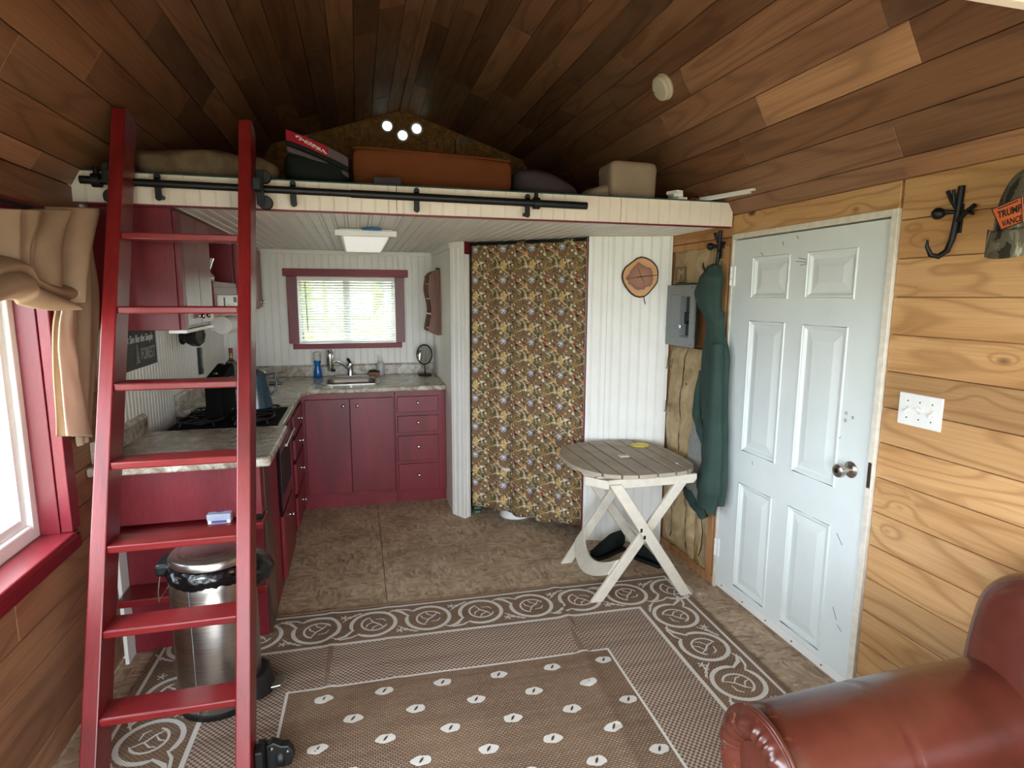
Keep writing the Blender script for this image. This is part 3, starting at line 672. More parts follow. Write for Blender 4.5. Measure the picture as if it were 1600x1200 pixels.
MB().box(XR-.004, XR+.05, 2.688, 2.704, 0, 1.914).build('jamb', M['casing'], door, bevel=.002)
MB().box(XR-.010, XR+.05, 1.759, 2.687, 1.889, 1.914).build('head_jamb', M['casing'], door, bevel=.002)
MB().box(XR-.001, XR+.003, dy0+.002, dy1-.002, .020, .062).build('kick_strip', M['white_vinyl'], door, bevel=.001)
for y in (2.62, 2.44, 2.26, 2.08, 1.90): MB().lathe([(.005, 0), (.004, .0025), (0, .003)], (XR-.001, y, .04), (-1, 0, 0), 8).build('screw', M['nickel'], door)
for z in (1.705, .925, .235):
    h = MB().box(XR-.004, XR+.005, 2.668, 2.703, z-.05, z+.05).build('hinge', M['white_vinyl'], door, bevel=.001)
    for k in (-1, 0, 1): MB().lathe([(.006, -.0155), (.006, .0155)], (XR-.006, 2.692, z+k*.033), (0, 0, 1), 10).build('knuckle', M['white_vinyl'], h, smooth=40)
kn = MB().lathe([(.033, 0), (.033, .004), (.026, .009), (.012, .013), (.011, .030), (.017, .036), (.026, .046), (.0285, .056), (.026, .066), (.016, .071), (0, .072)], (XR+.004, 1.845, .922), (-1, 0, 0), 28).build('door_knob', M['nickel'], door, smooth=35)
MB().lathe([(.009, 0), (.009, .0016), (0, .0016)], (XR-.068, 1.845, .922), (-1, 0, 0), 16).build('key_face', M['black'], kn)
for y, z in ((1.892, 1.142), (1.858, 1.130), (1.892, 1.112)): MB().lathe([(.006, 0), (.006, .003), (.004, .005), (.002, .002), (0, .002)], (XR+.004, y, z), (-1, 0, 0), 12).build('bolt_hole', M['nickel'], door)
MB().box(XR-.0135, XR-.0118, 1.736, 1.752, .88, .98).build('strike_plate', M['nickel'], door, bevel=.001)
for i, (y, z, ln, an) in enumerate(((2.20, 1.765, .05, .2), (2.205, 1.752, .07, .1), (2.19, 1.74, .045, -.1), (2.33, 1.84, .02, 1.2), (2.24, 1.86, .02, .9), (2.47, 1.80, .03, .8), (1.92, 1.03, .03, -.8), (2.44, .78, .02, 1.5), (1.87, .62, .05, .9), (1.86, .30, .05, 1.1), (1.83, .25, .03, .6))):
    MB().obox((dx0-.0003, y, z), ((0, math.cos(an), math.sin(an)), (0, -math.sin(an), math.cos(an)), (1, 0, 0)), (ln/2, .0013, .0004)).build('scuff', M['dirt'], door)

# ============================================================ LADDER AND RAIL
def ly(z): return 1.786 + .36*z
sd = Vector((0, .36, 1)).normalized(); sn = Vector((0, 1, -.36)).normalized()   # along the stile, through its depth
lad = thing('loft_ladder', (-.62, 1.85, 0), 'red stained wooden ladder leaning on the black loft rail', 'ladder')
SD = .115
for xa, xb, zt in ((-.859, -.813, 2.300), (-.4245, -.379, 2.288)):
    base = Vector(((xa+xb)/2, ly(0), 0)); L = zt/sd.z
    prof = [(0, .075), (SD, .042), (SD, L-.03), (SD-.01, L-.008), (SD-.03, L), (.02, L), (.0, L-.015)]
    MB().prism(prof, -(xb-xa)/2, (xb-xa)/2, lambda a, c, h: base + sn*a + sd*c + Vector((h, 0, 0))).build('stile', M['red_ladder'], lad, bevel=.004)
M['red_tread'] = wood('red_stained_tread_wood', '#601416', '#7c1e20', '#922e2e', .3, along=(.8, 5, 5), rings=4, knots=False, fine=.4, spec=.5)
for z in (1.8185, 1.554, 1.294, 1.042, .788, .542, .300):
    MB().box(-.814, -.4235, ly(z)+.004, ly(z)+.108, z-.023, z+.003).build('tread', M['red_tread'], lad, bevel=.005)
# roller brackets: a strap beside the stile with a wheel above and one below the rail
RYL = LOFT_Y-.062
for x, sg in ((-.379, 1), (-.859, -1)):
    xs = x+sg*.018
    q = MB().bar((xs, RYL-.024, 1.955), (xs, RYL-.024, 2.092), .030, .006, up=(0, 1, 0)).build('roller_strap', M['black'], lad, bevel=.003)
    MB().box(min(x, xs+sg*.012), max(x, xs+sg*.012), RYL-.10, RYL-.022, 2.004, 2.05).build('strap_foot', M['black'], q, bevel=.003)
    for zz, rr in ((2.068, .026), (1.968, .028)):
        MB().lathe([(.0, -.012), (rr*.9, -.012), (rr, -.008), (rr*.8, 0), (rr, .008), (rr*.9, .012), (0, .012)], (xs+sg*.016, RYL-.004, zz), (0, 1, 0), 28).build('roller_wheel', M['black_plastic'], q, smooth=40)
    for zz in (2.03, 2.075, 1.97): MB().lathe([(.007, 0), (.005, .005), (0, .005)], (xs, RYL-.027, zz), (0, -1, 0), 10).build('bolt', M['black_plastic'], q)
ca = MB().prism([(.0, .02), (.0, .125), (.035, .135), (.062, .115), (.085, .112), (.105, .085), (.11, .05), (.095, .02), (.05, .012)], 0, .026, lambda a, c, h: (-.377+h, 1.875+a, c-.012)).build('castor_guard', M['black_plastic'], lad, bevel=.005)
ca2 = MB().prism([(.0, .02), (.0, .105), (.026, .115), (.050, .098), (.072, .095), (.086, .072), (.090, .05), (.078, .02), (.05, .012)], 0, .07, lambda a, c, h: (-.350+a, 1.925+h*.5, c-.012)).build('castor_guard', M['black_plastic'], lad, bevel=.006)
for a, c in ((.020, .094), (.070, .074)): MB().lathe([(.005, -.004), (.006, .003), (.003, .006), (0, .006)], (-.350+a, 1.925, c-.012), (0, -1, 0), 10).build('bolt', M['chrome'], ca2, smooth=40)
MB().lathe([(0, -.012), (.03, -.012), (.034, -.006), (.034, .006), (.03, .012), (0, .012)], (-.305, 1.945, .036), (1, 0, 0), 20).build('castor_wheel', M['black_plastic'], lad, smooth=40)

rail = thing('ladder_rail', (0, LOFT_Y-.05, 2.0), 'black pipe ladder rail bracketed along the white loft fascia', 'rail')
RY = LOFT_Y-.062
def rz(x): return 2.026 - .006*(x+1)
MB().tube([(-.995, RY, rz(-.995)), (.0, RY, rz(0))], .0145, 14).build('rail_pipe', M['black'], rail, smooth=40)
MB().tube([(-.01, RY, rz(0)), (1.045, RY, rz(1.045))], .0165, 14).build('rail_pipe', M['black'], rail, smooth=40)
for x in (-.735, -.239, .263, .760):
    b = MB().bar((x, RY+.004, rz(x)+.026), (x, RY+.004, rz(x)-.052), .024, .006, up=(0, 1, 0)).build('bracket', M['black'], rail, bevel=.003)
    MB().lathe([(.012, -.003), (.012, .003)], (x, RY+.004, rz(x)+.028), (0, 1, 0), 16).build('bracket_top', M['black'], b); MB().lathe([(.012, -.003), (.012, .003)], (x, RY+.004, rz(x)-.052), (0, 1, 0), 16).build('bracket_foot', M['black'], b)
    MB().tube([(x, RY, rz(x)-.045), (x, LOFT_Y-.002, rz(x)-.045)], .009, 10).build('standoff', M['black'], b); MB().tube([(x, RY, rz(x)), (x, LOFT_Y-.002, rz(x))], .009, 10).build('standoff', M['black'], b)
for x in (-.940, .800):
    c = MB().tube([(x-.014, RY, rz(x)), (x+.014, RY, rz(x))], .026, 16).build('end_stop', M['black'], rail, smooth=40)
    MB().tube([(x, RY, rz(x)+.02), (x, RY, rz(x)+.052)], [.011, .008], 10).build('stop_pin', M['black'], c)

# ============================================================ ON THE LOFT
LF = LZ1+.006
def pillow(name, c, s, mat, parent=None, ex=.45, ez=.6, seed=0, amp=.012, freq=5, rot=0, nu=36, nv=20, lean=0, top=None, fold=0, flo=None):
    """soft cushion: superellipsoid with wrinkles"""
    c = Vector(c); cr, sr = math.cos(rot), math.sin(rot)
    def sp(a, e): return math.copysign(abs(a)**e, a)
    def fn(u, v):
        a = u*2*math.pi; b = (v-.5)*math.pi
        x = sp(math.cos(b), ez)*sp(math.cos(a), ex); y = sp(math.cos(b), ez)*sp(math.sin(a), ex); z = sp(math.sin(b), ez)
        p = Vector((x*s[0], y*s[1], z*s[2]))
        w = noise.noise(Vector((p.x*freq+seed*7, p.y*freq, p.z*freq)))*amp + noise.noise(Vector((p.x*freq*3+seed, p.y*freq*3, p.z*freq*3+4)))*amp*.4
        if fold: w += fold*math.sin(p.x*freq*9+2*noise.noise(p*6+Vector((seed, 0, 0)))*3)*.5
        nrm = Vector((x/s[0], y/s[1], z/s[2])).normalized(); p += nrm*w
        if top: p.z += top(p.x/s[0], p.y/s[1])*(.5+.5*z)
        p.x += lean*p.z
        return c + Vector((p.x*cr-p.y*sr, p.x*sr+p.y*cr, p.z))
    m = MB().grid(fn, nu, nv, cu=True)
    o = m.build(name, mat, parent, smooth=75); zmin = min(v.co.z for v in o.data.vertices)
    for v in o.data.vertices:
        if flo is not None: v.co.z = max(v.co.z, flo+.0005)
        elif v.co.z < LF and not parent: v.co.z = LF + (v.co.z-zmin)*.05
    return o
o = pillow('blanket_roll', (-.61, 2.93, LF+.07), (.285, .13, .075), M['plush'], seed=1, amp=.030, freq=7, ex=.6, ez=.7, top=lambda x, y: -.045*max(0, x) + .015*math.sin(x*3)); tag(o, 'rumpled brown plush blanket on the loft behind the ladder', 'blanket')
bag = thing('sleeping_bag', (-.13, 2.95, LF), 'dark rolled sleeping bag with a crimson tag on the loft', 'sleeping bag')
pillow('bag_body', (-.155, 2.97, LF+.072), (.145, .15, .075), M['bag_black'], bag, flo=LF, seed=2, amp=.015, ex=.5, ez=.6, top=lambda x, y: -.03*x)
def slab_on(name, pts, th, y0, y1, mat):  # a folded layer: outline in x,z swept through y
    n = len(pts); top = [(x, z+th) for x, z in reversed(pts)]
    return MB().prism(pts+top, y0, y1, lambda a, c, h: (a, h, c)).build(name, mat, bag, bevel=.008, seg=3)
crv = lambda dz: [(-.275+.043*k, LF+.168+dz-.0125*k-.0012*k*k*.6) for k in range(7)]
slab_on('grey_fold', crv(-.026), .024, 2.83, 3.12, M['bag_grey']); slab_on('dark_fold', crv(-.001), .020, 2.82, 3.12, M['bag_black']); slab_on('upper_fold', crv(.020), .045, 2.83, 3.13, M['bag_grey'])
tg = crv(.019)[:5]; slab_on('red_tag', tg, .044, 2.826, 2.831, M['bag_red'])
m = MB(); pts = []
for k in range(90):
    t = k/89; x = -.235+.125*t; zc = LF+.205-.062*t; pts.append((x+.004*math.sin(k*1.3), 2.8245, zc+.0075*math.sin(k*.9+1.5*math.sin(k*.37))*(1 if .1 < t < .2 or t > .3 else .3)))
m.tube(pts, .0016, 5).build('tag_script', M['paper'], bag)
# rust cushion
def cush():
    c = thing('seat_cushion', (.38, 2.95, LF), 'long rust orange canvas cushion standing on the loft edge', 'cushion')
    pillow('cover', (.375, 2.93, LF+.093), (.375, .075, .094), M['orange'], c, flo=LF, seed=5, amp=.006, ex=.28, ez=.30, nu=60, nv=24, top=lambda x, y: -.012*x + .008*math.cos(x*5), fold=.0025)
    MB().tube([(.375+.372*math.cos(t), 2.93+.070*math.copysign(abs(math.sin(t))**.4, math.sin(t)), LF+.178-.010*math.cos(t)) for t in [k*math.pi/24 for k in range(48)]], .004, 6, closed=True).build('piping', M['orange'], c, smooth=60)
    return c
cush()
o = MB().box(.085, .205, 2.72, 2.85, LF+.001, LF+.036).build('small_case', M['slate'], bevel=.006); tag(o, 'small grey zip case lying before the rust cushion', 'case')
o = pillow('pillow', (.925, 2.95, LF+.065), (.165, .15, .075), M['slate'], seed=8, amp=.02, ex=.7, ez=.8, top=lambda x, y: -.07*max(0, x)+.03*max(0, -x)); tag(o, 'slate grey pillow slumped beside the rust cushion', 'pillow')
ott = thing('storage_cube', (1.37, 2.92, LF), 'tan suede covered cube on the loft near the right slope', 'cube')
pillow('cover', (1.375, 2.92, LF+.098), (.128, .10, .098), M['suede'], ott, flo=LF, seed=4, amp=.008, ex=.24, ez=.24, nu=48, nv=28, fold=.0012)
pillow('loose_skirt', (1.25, 2.94, LF+.045), (.10, .085, .05), M['suede'], ott, flo=LF, seed=6, amp=.02, ex=.8, ez=.8, top=lambda x, y: .03*x)
for i, (x, z, w, a) in enumerate(((1.585, 0, .045, .2), (1.575, .017, .040, -.15), (1.570, .034, .035, .35))):
    o = MB().obox((x, 2.77, LF+.0085+z), ((math.cos(a), math.sin(a), 0), (-math.sin(a), math.cos(a), 0), (0, 0, 1)), (w*.62, w, .008)).build('small_carton', M['paper'], bevel=.0015)
    tag(o, ('lowest', 'middle', 'topmost')[i] + ' of the three small white cartons stacked on the loft', 'carton', 'small cartons on the loft')
for i, (x0, x1, y0, z0, z1) in enumerate(((1.655, 1.755, 2.76, 0, .022), (1.72, 1.765, 2.79, .023, .040))):
    o = MB().box(x0, x1, y0, y0+.16, LF+z0, LF+z1).build('wood_block', M['red'], bevel=.002); tag(o, ('flat red wooden block at the right end of the loft', 'short red wooden block lying on the flat red block')[i], 'block')
for i, (a, b) in enumerate((((1.60, 2.79, LF+.006), (1.722, 2.02, LF+.102)), ((1.615, 2.80, LF+.008), (1.742, 2.03, LF+.080)))):
    pass
# white trim sticks lying on the loft edge and poking out towards the door wall
for i, (a, b) in enumerate((((1.63, 2.98, LF+.006), (1.792, 2.47, LF+.0065)), ((1.65, 2.99, LF+.006), (1.806, 2.46, LF+.0065)))):
    o = MB().bar((a[0], a[1], a[2]+i*.012), (b[0], b[1], b[2]+i*.012), .018, .010).build('trim_stick', M['white']); tag(o, ('lower', 'upper')[i] + ' of two white trim sticks poking out from the loft edge', 'stick', 'white trim sticks on the loft')

# smoke alarm on the steep right slope
sdn = Vector((-1.73, 0, -1)).normalized()
sa = thing('smoke_alarm', (1.515, 2.81, 2.633), 'round ivory smoke alarm on the right slope of the ceiling', 'smoke alarm')
MB().lathe([(.062, 0), (.064, .006), (.064, .012), (.058, .015), (.058, .018), (.061, .021), (.059, .034), (.052, .040), (.03, .042), (0, .0425)], (1.515, 2.81, 2.633), sdn, 40).build('housing', M['smoke'], sa, smooth=30)
pc = Vector((1.515, 2.81, 2.633)) + sdn*.0425; pu_ = Vector((0, -1, 0)); pv_ = sdn.cross(pu_)
MB().tube([pc + pu_*(.035*math.cos(t)) + pv_*(.012+.03*math.sin(t)) for t in [k*.2 for k in range(3, 14)]], .0012, 6).build('test_button_rim', M['casing'], sa)
MB().lathe([(.003, 0), (.003, .001), (0, .001)], pc - pu_*.044 + pv_*.0 - sdn*.002, sdn, 8).build('indicator', M['black'], sa)

# ============================================================ KITCHEN
CABS = M['red']
def knob(parent, p, axis):
    MB().lathe([(.006, 0), (.005, .008), (.010, .012), (.0125, .018), (.011, .024), (.006, .027), (0, .0275)], p, axis, 16).build('knob', M['nickel'], parent, smooth=40)
YC = 4.455        # face of the back run
# sink cabinet
sc = thing('base_cabinet', (-.08, 4.75, 0), 'red stained sink cabinet with two tall doors', 'cabinet', 'red kitchen cabinets')
MB().box(-.425, .248, YC, YB-.01, .095, .885).build('body', CABS, sc, bevel=.002)
MB().box(-.425, .248, YC+.03, YB-.1, 0, .094).build('toe_kick', CABS, sc)
for a, b, kx in ((-.397, -.0815, -.125), (-.0785, .238, -.025)):
    dr = MB().box(a, b, YC-.019, YC-.001, .125, .842).build('cabinet_door', CABS, sc, bevel=.003); knob(dr, (kx, YC-.019, .79), (0, -1, 0))
dc = thing('base_cabinet', (.44, 4.75, 0), 'red stained cabinet with a stack of four drawers', 'cabinet', 'red kitchen cabinets')
MB().box(.249, .634, YC, YB-.01, .095, .885).build('body', CABS, dc, bevel=.002)
MB().box(.249, .634, YC+.03, YB-.1, 0, .094).build('toe_kick', CABS, dc)
for z0, z1 in ((.722, .842), (.566, .692), (.340, .537), (.112, .315)):
    dr = MB().box(.266, .576, YC-.019, YC-.001, z0, z1).build('drawer', CABS, dc, bevel=.003); knob(dr, (.421, YC-.019, (z0+z1)/2+.012), (0, -1, 0))
# corner cabinet of the left run with four drawers seen edge on
XC = -.425
cc = thing('base_cabinet', (-.74, 4.10, 0), 'red stained corner cabinet whose drawers face the partition', 'cabinet', 'red kitchen cabinets')
MB().box(XL+.012, XC, 3.765, YC-.001, .095, .885).build('body', CABS, cc, bevel=.002)
MB().box(XL+.012, XC-.03, 3.765, YC-.001, 0, .094).build('toe_kick', CABS, cc)
for z0, z1 in ((.722, .842), (.566, .692), (.340, .537), (.112, .315)):
    dr = MB().box(XC+.001, XC+.019, 3.83, 4.36, z0, z1).build('drawer', CABS, cc, bevel=.003); knob(dr, (XC+.019, 4.10, (z0+z1)/2), (1, 0, 0))
# near end cabinet with two step ledges on its end
ec = thing('end_cabinet', (-.74, 2.98, 0), 'red stained cabinet end with two step ledges behind the bin', 'cabinet', 'red kitchen cabinets')
MB().box(XL+.035, -.452, 2.785, 3.205, .0, .885).build('body', CABS, ec, bevel=.002)
for z in (.618, .325):
    MB().box(XL+.035, -.430, 2.635, 2.784, z-.032, z).build('step_ledge', M['red_tread'], ec, bevel=.004)
MB().box(XL+.035, -.440, 2.700, 2.784, .63, .884).build('upper_panel', CABS, ec, bevel=.002)
MB().box(-.451, -.437, 2.785, 2.955, .02, .884).build('side_filler', M['stainless_dark'], ec, bevel=.002)
MB().box(-.451, -.440, 2.957, 3.205, .02, .884).build('front_panel', CABS, ec, bevel=.002)
MB().box(XL+.02, XL+.034, 2.70, 2.784, .0, .62).build('end_strip', M['white'], ec)
# range
st = thing('gas_range', (-.72, 3.48, 0), 'black and red gas range between the two counters', 'stove')
MB().box(-.94, -.442, 3.222, 3.748, .02, .905).build('body', CABS, st, bevel=.003)
MB().box(-.95, -.425, 3.222, 3.748, .905, .925).build('cooktop', M['matte_black'], st, bevel=.004)
MB().box(-.424, -.395, 3.225, 3.745, .900, .930).build('front_strip', M['steel'], st, bevel=.004)
for yy in (3.35, 3.62):
    for xx in (-.82, -.56):
        gr = MB().tube([(xx+.105*math.cos(t), yy+.105*math.sin(t), .948) for t in [k*math.pi/8+.39 for k in range(16)]], .006, 6, closed=True)
        for k in range(4):
            t = k*math.pi/2+.785; gr.tube([(xx+.02*math.cos(t), yy+.02*math.sin(t), .95), (xx+.105*math.cos(t), yy+.105*math.sin(t), .948), (xx+.115*math.cos(t), yy+.115*math.sin(t), .926)], .0055, 6)
        gg = gr.build('burner_grate', M['iron'], st, smooth=50)
        MB().lathe([(.035, 0), (.035, .012), (.02, .018), (0, .018)], (xx, yy, .925), (0, 0, 1), 20).build('burner', M['iron'], gg, smooth=40)
for k, yy in enumerate((3.30, 3.38, 3.48, 3.58, 3.67)):
    MB().lathe([(.016, 0), (.015, .018), (.012, .022), (0, .022)], (-.441, yy, .865), (1, 0, 0), 16).build('burner_knob', M['black_plastic'], st, smooth=40)
od = MB().box(-.441, -.424, 3.245, 3.725, .43, .835).build('oven_door', M['oven_glass'], st, bevel=.004)
MB().tube([(-.395, 3.28, .80), (-.395, 3.69, .80)], .008, 10).build('oven_handle', M['steel'], od)
MB().box(-.4235, -.421, 3.30, 3.67, .52, .74).build('oven_window', M['black_plastic'], od, bevel=.001)
dw = MB().box(-.441, -.420, 3.245, 3.725, .06, .41).build('lower_drawer', CABS, st, bevel=.004); knob(dw, (-.42, 3.48, .34), (1, 0, 0))
bk = MB().prism([(3.385, .926), (3.745, .926), (3.745, 1.185), (3.72, 1.205), (3.45, 1.165), (3.385, 1.115)], -.800, -.715, lambda a, c, h: (h, a, c)).build('back_guard', M['matte_black'], st, bevel=.010, seg=3)
for yy in (3.47, 3.68): MB().lathe([(.010, 0), (.008, .006), (0, .007)], (-.758, yy, 1.172+.03*(yy > 3.6)), (0, 0, 1), 12).build('guard_bolt', M['chrome'], bk, smooth=40)
# counters
def edge_roll(m, pts, r=.0): pass
ct1 = thing('countertop', (-.71, 2.88, .885), 'mottled granite laminate counter end nearest the ladder', 'countertop')
MB().box(XL+.001, -.375, 2.562, 3.217, .886, CT).build('slab', M['granite'], ct1, bevel=.012, seg=4)
MB().prism([(XL+.001, CT-.001), (XL+.026, CT-.001), (XL+.026, CT+.075), (XL+.018, CT+.092), (XL+.001, CT+.092)], 2.62, 3.217, lambda a, c, h: (a, h, c)).build('backsplash', M['granite'], ct1, bevel=.004)
ct2 = thing('countertop', (0, 4.8, .885), 'L shaped granite laminate counter holding the sink', 'countertop')
SX0, SX1, SY0, SY1 = -.265, .130, 4.60, 5.02
m = MB().prism([(XL+.001, 3.752), (-.455, 3.752), (-.400, 3.800), (-.400, 4.345), (-.345, 4.410), (PX-.002, 4.410), (PX-.002, YB-.001), (XL+.001, YB-.001)], .886, CT, lambda a, c, h: (a, c, h)).build('slab', M['granite'], ct2)
cut(m, [MB().box(SX0, SX1, SY0, SY1, .8, 1.0)])
bv = m.modifiers.new('bevel', 'BEVEL'); bv.width = .010; bv.segments = 3; bv.limit_method = 'ANGLE'; bv.angle_limit = R(40)
MB().prism([(YB-.001, CT), (YB-.026, CT), (YB-.026, CT+.080), (YB-.018, CT+.095), (YB-.001, CT+.095)], XL+.03, PX-.003, lambda a, c, h: (h, a, c)).build('backsplash', M['granite'], ct2, bevel=.003)
MB().prism([(XL+.001, CT), (XL+.026, CT), (XL+.026, CT+.080), (XL+.018, CT+.095), (XL+.001, CT+.095)], 3.752, YB-.002, lambda a, c, h: (a, h, c)).build('backsplash', M['granite'], ct2, bevel=.003)
# sink
sk = thing('sink', (-.07, 4.81, CT), 'small square stainless sink set in the counter', 'sink')
def ring(inset, z, rr=.05, n=6):
    pts = []; a0, a1, b0, b1 = SX0+inset, SX1-inset, SY0+inset, SY1-inset
    for cx, cy, t0 in ((a1-rr, b1-rr, 0), (a0+rr, b1-rr, 90), (a0+rr, b0+rr, 180), (a1-rr, b0+rr, 270)):
        for k in range(n+1): t = R(t0+90*k/n); pts.append((cx+rr*math.cos(t), cy+rr*math.sin(t), z))
    return pts
rs = [ring(-.022, CT+.0005), ring(-.022, CT+.005), ring(-.002, CT+.006), ring(.008, CT+.002), ring(.016, CT-.02), ring(.03, CT-.14), ring(.06, CT-.155), ring(.13, CT-.158, .03)]
m = MB(); n = len(rs[0])
for q in rs: m.v += q
for i in range(len(rs)-1):
    for j in range(n): m.f.append((i*n+j, i*n+(j+1) % n, (i+1)*n+(j+1) % n, (i+1)*n+j))
m.f.append(tuple((len(rs)-1)*n+j for j in range(n))); m.build('basin', M['steel'], sk, smooth=50)
MB().box(-.19, .075, 5.025, 5.085, CT+.001, CT+.012).build('faucet_deck', M['steel'], sk, bevel=.005)
fc = thing('faucet', (-.075, 5.06, CT+.012), 'chrome kitchen tap with a filter canister on its spout', 'faucet')
MB().lathe([(.026, 0), (.024, .02), (.022, .075), (.024, .085), (.020, .105), (0, .108)], (-.075, 5.058, CT+.012), (0, 0, 1), 20).build('tap_body', M['chrome'], fc, smooth=40)
MB().tube([(-.075, 5.058, CT+.115), (-.082, 5.04, CT+.135), (-.09, 5.02, CT+.15)], [.012, .010, .012], 10).build('lever', M['black_plastic'], fc, smooth=40)
MB().tube([(-.075, 5.058, CT+.05), (-.12, 5.02, CT+.10), (-.165, 4.97, CT+.135), (-.195, 4.94, CT+.135), (-.205, 4.93, CT+.115)], [.012, .011, .010, .010, .011], 12).build('spout', M['chrome'], fc, smooth=60)
MB().lathe([(.016, -.05), (.022, -.045), (.024, -.02), (.027, 0), (.030, .06), (.030, .115), (.027, .12), (0, .12)], (-.228, 4.94, CT+.115), (0, 0, 1), 24).build('filter_canister', M['chrome'], fc, smooth=40)
MB().lathe([(.015, 0), (.017, .018), (.012, .022), (0, .022)], (-.205, 4.925, CT+.062), (0, 0, 1), 16).build('filter_knob', M['black_plastic'], fc, smooth=40)
# things on the counter
bb = thing('soap_bottle', (-.335, 5.06, CT), 'waisted blue dish soap bottle left of the tap', 'bottle')
MB().lathe([(.030, 0), (.033, .004), (.032, .05), (.022, .085), (.021, .095), (.029, .125), (.029, .14), (0, .14)], (-.335, 5.06, CT+.0005), (0, 0, 1), 20, sy=.7).build('liquid', M['blue_bottle'], bb, smooth=50)
MB().lathe([(.030, .1415), (.031, .17), (.032, .20), (.018, .205), (.012, .207), (0, .207)], (-.335, 5.06, CT), (0, 0, 1), 20, sy=.7).build('clear_top', M['clear_plastic'], bb, smooth=50)
sb = thing('soap_bottle', (.172, 5.075, CT), 'clear pump bottle of hand soap right of the sink', 'bottle')
MB().lathe([(.030, 0), (.033, .004), (.033, .085), (.030, .105), (.014, .118), (.012, .128), (0, .128)], (.172, 5.075, CT+.0005), (0, 0, 1), 20, sy=.75).build('bottle_body', M['clear_plastic'], sb, smooth=50)
MB().lathe([(.029, .003), (.030, .025), (0, .025)], (.172, 5.075, CT), (0, 0, 1), 18, sy=.75).build('soap', plain('pale_yellow_soap', '#d8d07c', .3), sb, smooth=40)
MB().lathe([(.013, .128), (.013, .142), (.005, .144), (.005, .165), (0, .165)], (.172, 5.075, CT), (0, 0, 1), 14).tube([(.178, 5.075, CT+.166), (.15, 5.07, CT+.168), (.132, 5.067, CT+.160)], .005, 8).build('pump', M['white_vinyl'], sb, smooth=40)
sp = thing('sponge', (.11, 5.07, CT), 'brown and black scrub sponge behind the sink', 'sponge')
pillow('foam', (.115, 5.06, CT+.018), (.052, .03, .017), plain('tan_sponge', '#9c6f52', .9, bump=.8, bscale=200), sp, flo=CT, seed=3, amp=.006, freq=30, nu=20, nv=10)
pillow('scourer', (.12, 5.068, CT+.038), (.045, .026, .008), M['bag_black'], sp, seed=9, amp=.006, freq=30, nu=20, nv=10)
mr = thing('vanity_mirror', (.54, 5.01, CT), 'small round black framed mirror on a stand at the counter end', 'mirror')
MB().lathe([(.056, 0), (.058, .004), (.056, .010), (.010, .014), (.006, .02), (.005, .10), (0, .10)], (.54, 5.00, CT+.0005), (0, 0, 1), 28).build('stand', M['black'], mr, smooth=40)
mc = Vector((.538, 5.0, CT+.178)); mn = Vector((-.95, -1, .10)).normalized(); mu = mn.cross(Vector((0, 0, 1))).normalized(); mv = mu.cross(mn)
MB().tube([mc + mu*.078*math.cos(t) + mv*.082*math.sin(t) for t in [k*math.pi/18 for k in range(36)]], .006, 8, closed=True).build('rim', M['black'], mr, smooth=50)
MB().lathe([(.076, -.001), (.076, .001)], mc, mn, 32, up=mu).build('mirror_glass', M['mirror'], mr)
o = MB().lathe([(.075, 0), (.078, .004), (.070, .009), (.060, .006), (0, .006)], (-.65, 4.76, CT+.0005), (0, 0, 1), 28).build('trivet', M['black'], smooth=30); tag(o, 'flat round black trivet on the counter beyond the kettle', 'trivet')
bo = thing('liquor_bottle', (-.95, 4.88, CT), 'round shouldered clear bottle with a red cap in the corner', 'bottle')
MB().lathe([(.046, 0), (.05, .005), (.052, .12), (.046, .155), (.022, .178), (.014, .19), (.013, .212), (0, .212)], (-.95, 4.88, CT+.0005), (0, 0, 1), 24).build('glass_body', M['glass'], bo, smooth=50)
MB().lathe([(.0145, .205), (.0145, .232), (0, .232)], (-.95, 4.88, CT), (0, 0, 1), 16).build('neck_band', plain('gold_foil', '#a8823a', .35, .6), bo, smooth=40); MB().lathe([(.015, .233), (.015, .268), (.012, .27), (0, .27)], (-.95, 4.88, CT), (0, 0, 1), 16).build('cap', plain('red_cap', '#8c1c20', .4), bo, smooth=40)
kt = thing('kettle', (-.58, 3.62, .955), 'blue enamel coffee pot on the range', 'kettle')
kc = (-.585, 3.60, .956)
MB().lathe([(.088, 0), (.092, .006), (.086, .05), (.068, .16), (.060, .19), (.062, .196), (0, .196)], kc, (0, 0, 1), 30).build('pot_body', M['enamel'], kt, smooth=40)
ld = MB().lathe([(.062, .197), (.055, .208), (.02, .222), (.008, .224), (.008, .232), (.013, .240), (.008, .248), (0, .249)], kc, (0, 0, 1), 24).build('lid', M['enamel'], kt, smooth=40)
MB().tube([(kc[0]+.055, kc[1]+.02, kc[2]+.185), (kc[0]+.10, kc[1]+.035, kc[2]+.19), (kc[0]+.115, kc[1]+.04, kc[2]+.15), (kc[0]+.105, kc[1]+.036, kc[2]+.09), (kc[0]+.078, kc[1]+.027, kc[2]+.06)], .007, 8).build('handle', M['enamel'], kt, smooth=60)
MB().tube([(kc[0]-.06, kc[1]-.02, kc[2]+.10), (kc[0]-.10, kc[1]-.035, kc[2]+.15), (kc[0]-.12, kc[1]-.04, kc[2]+.19)], [.022, .015, .012], 10).build('spout', M['enamel'], kt, smooth=60)
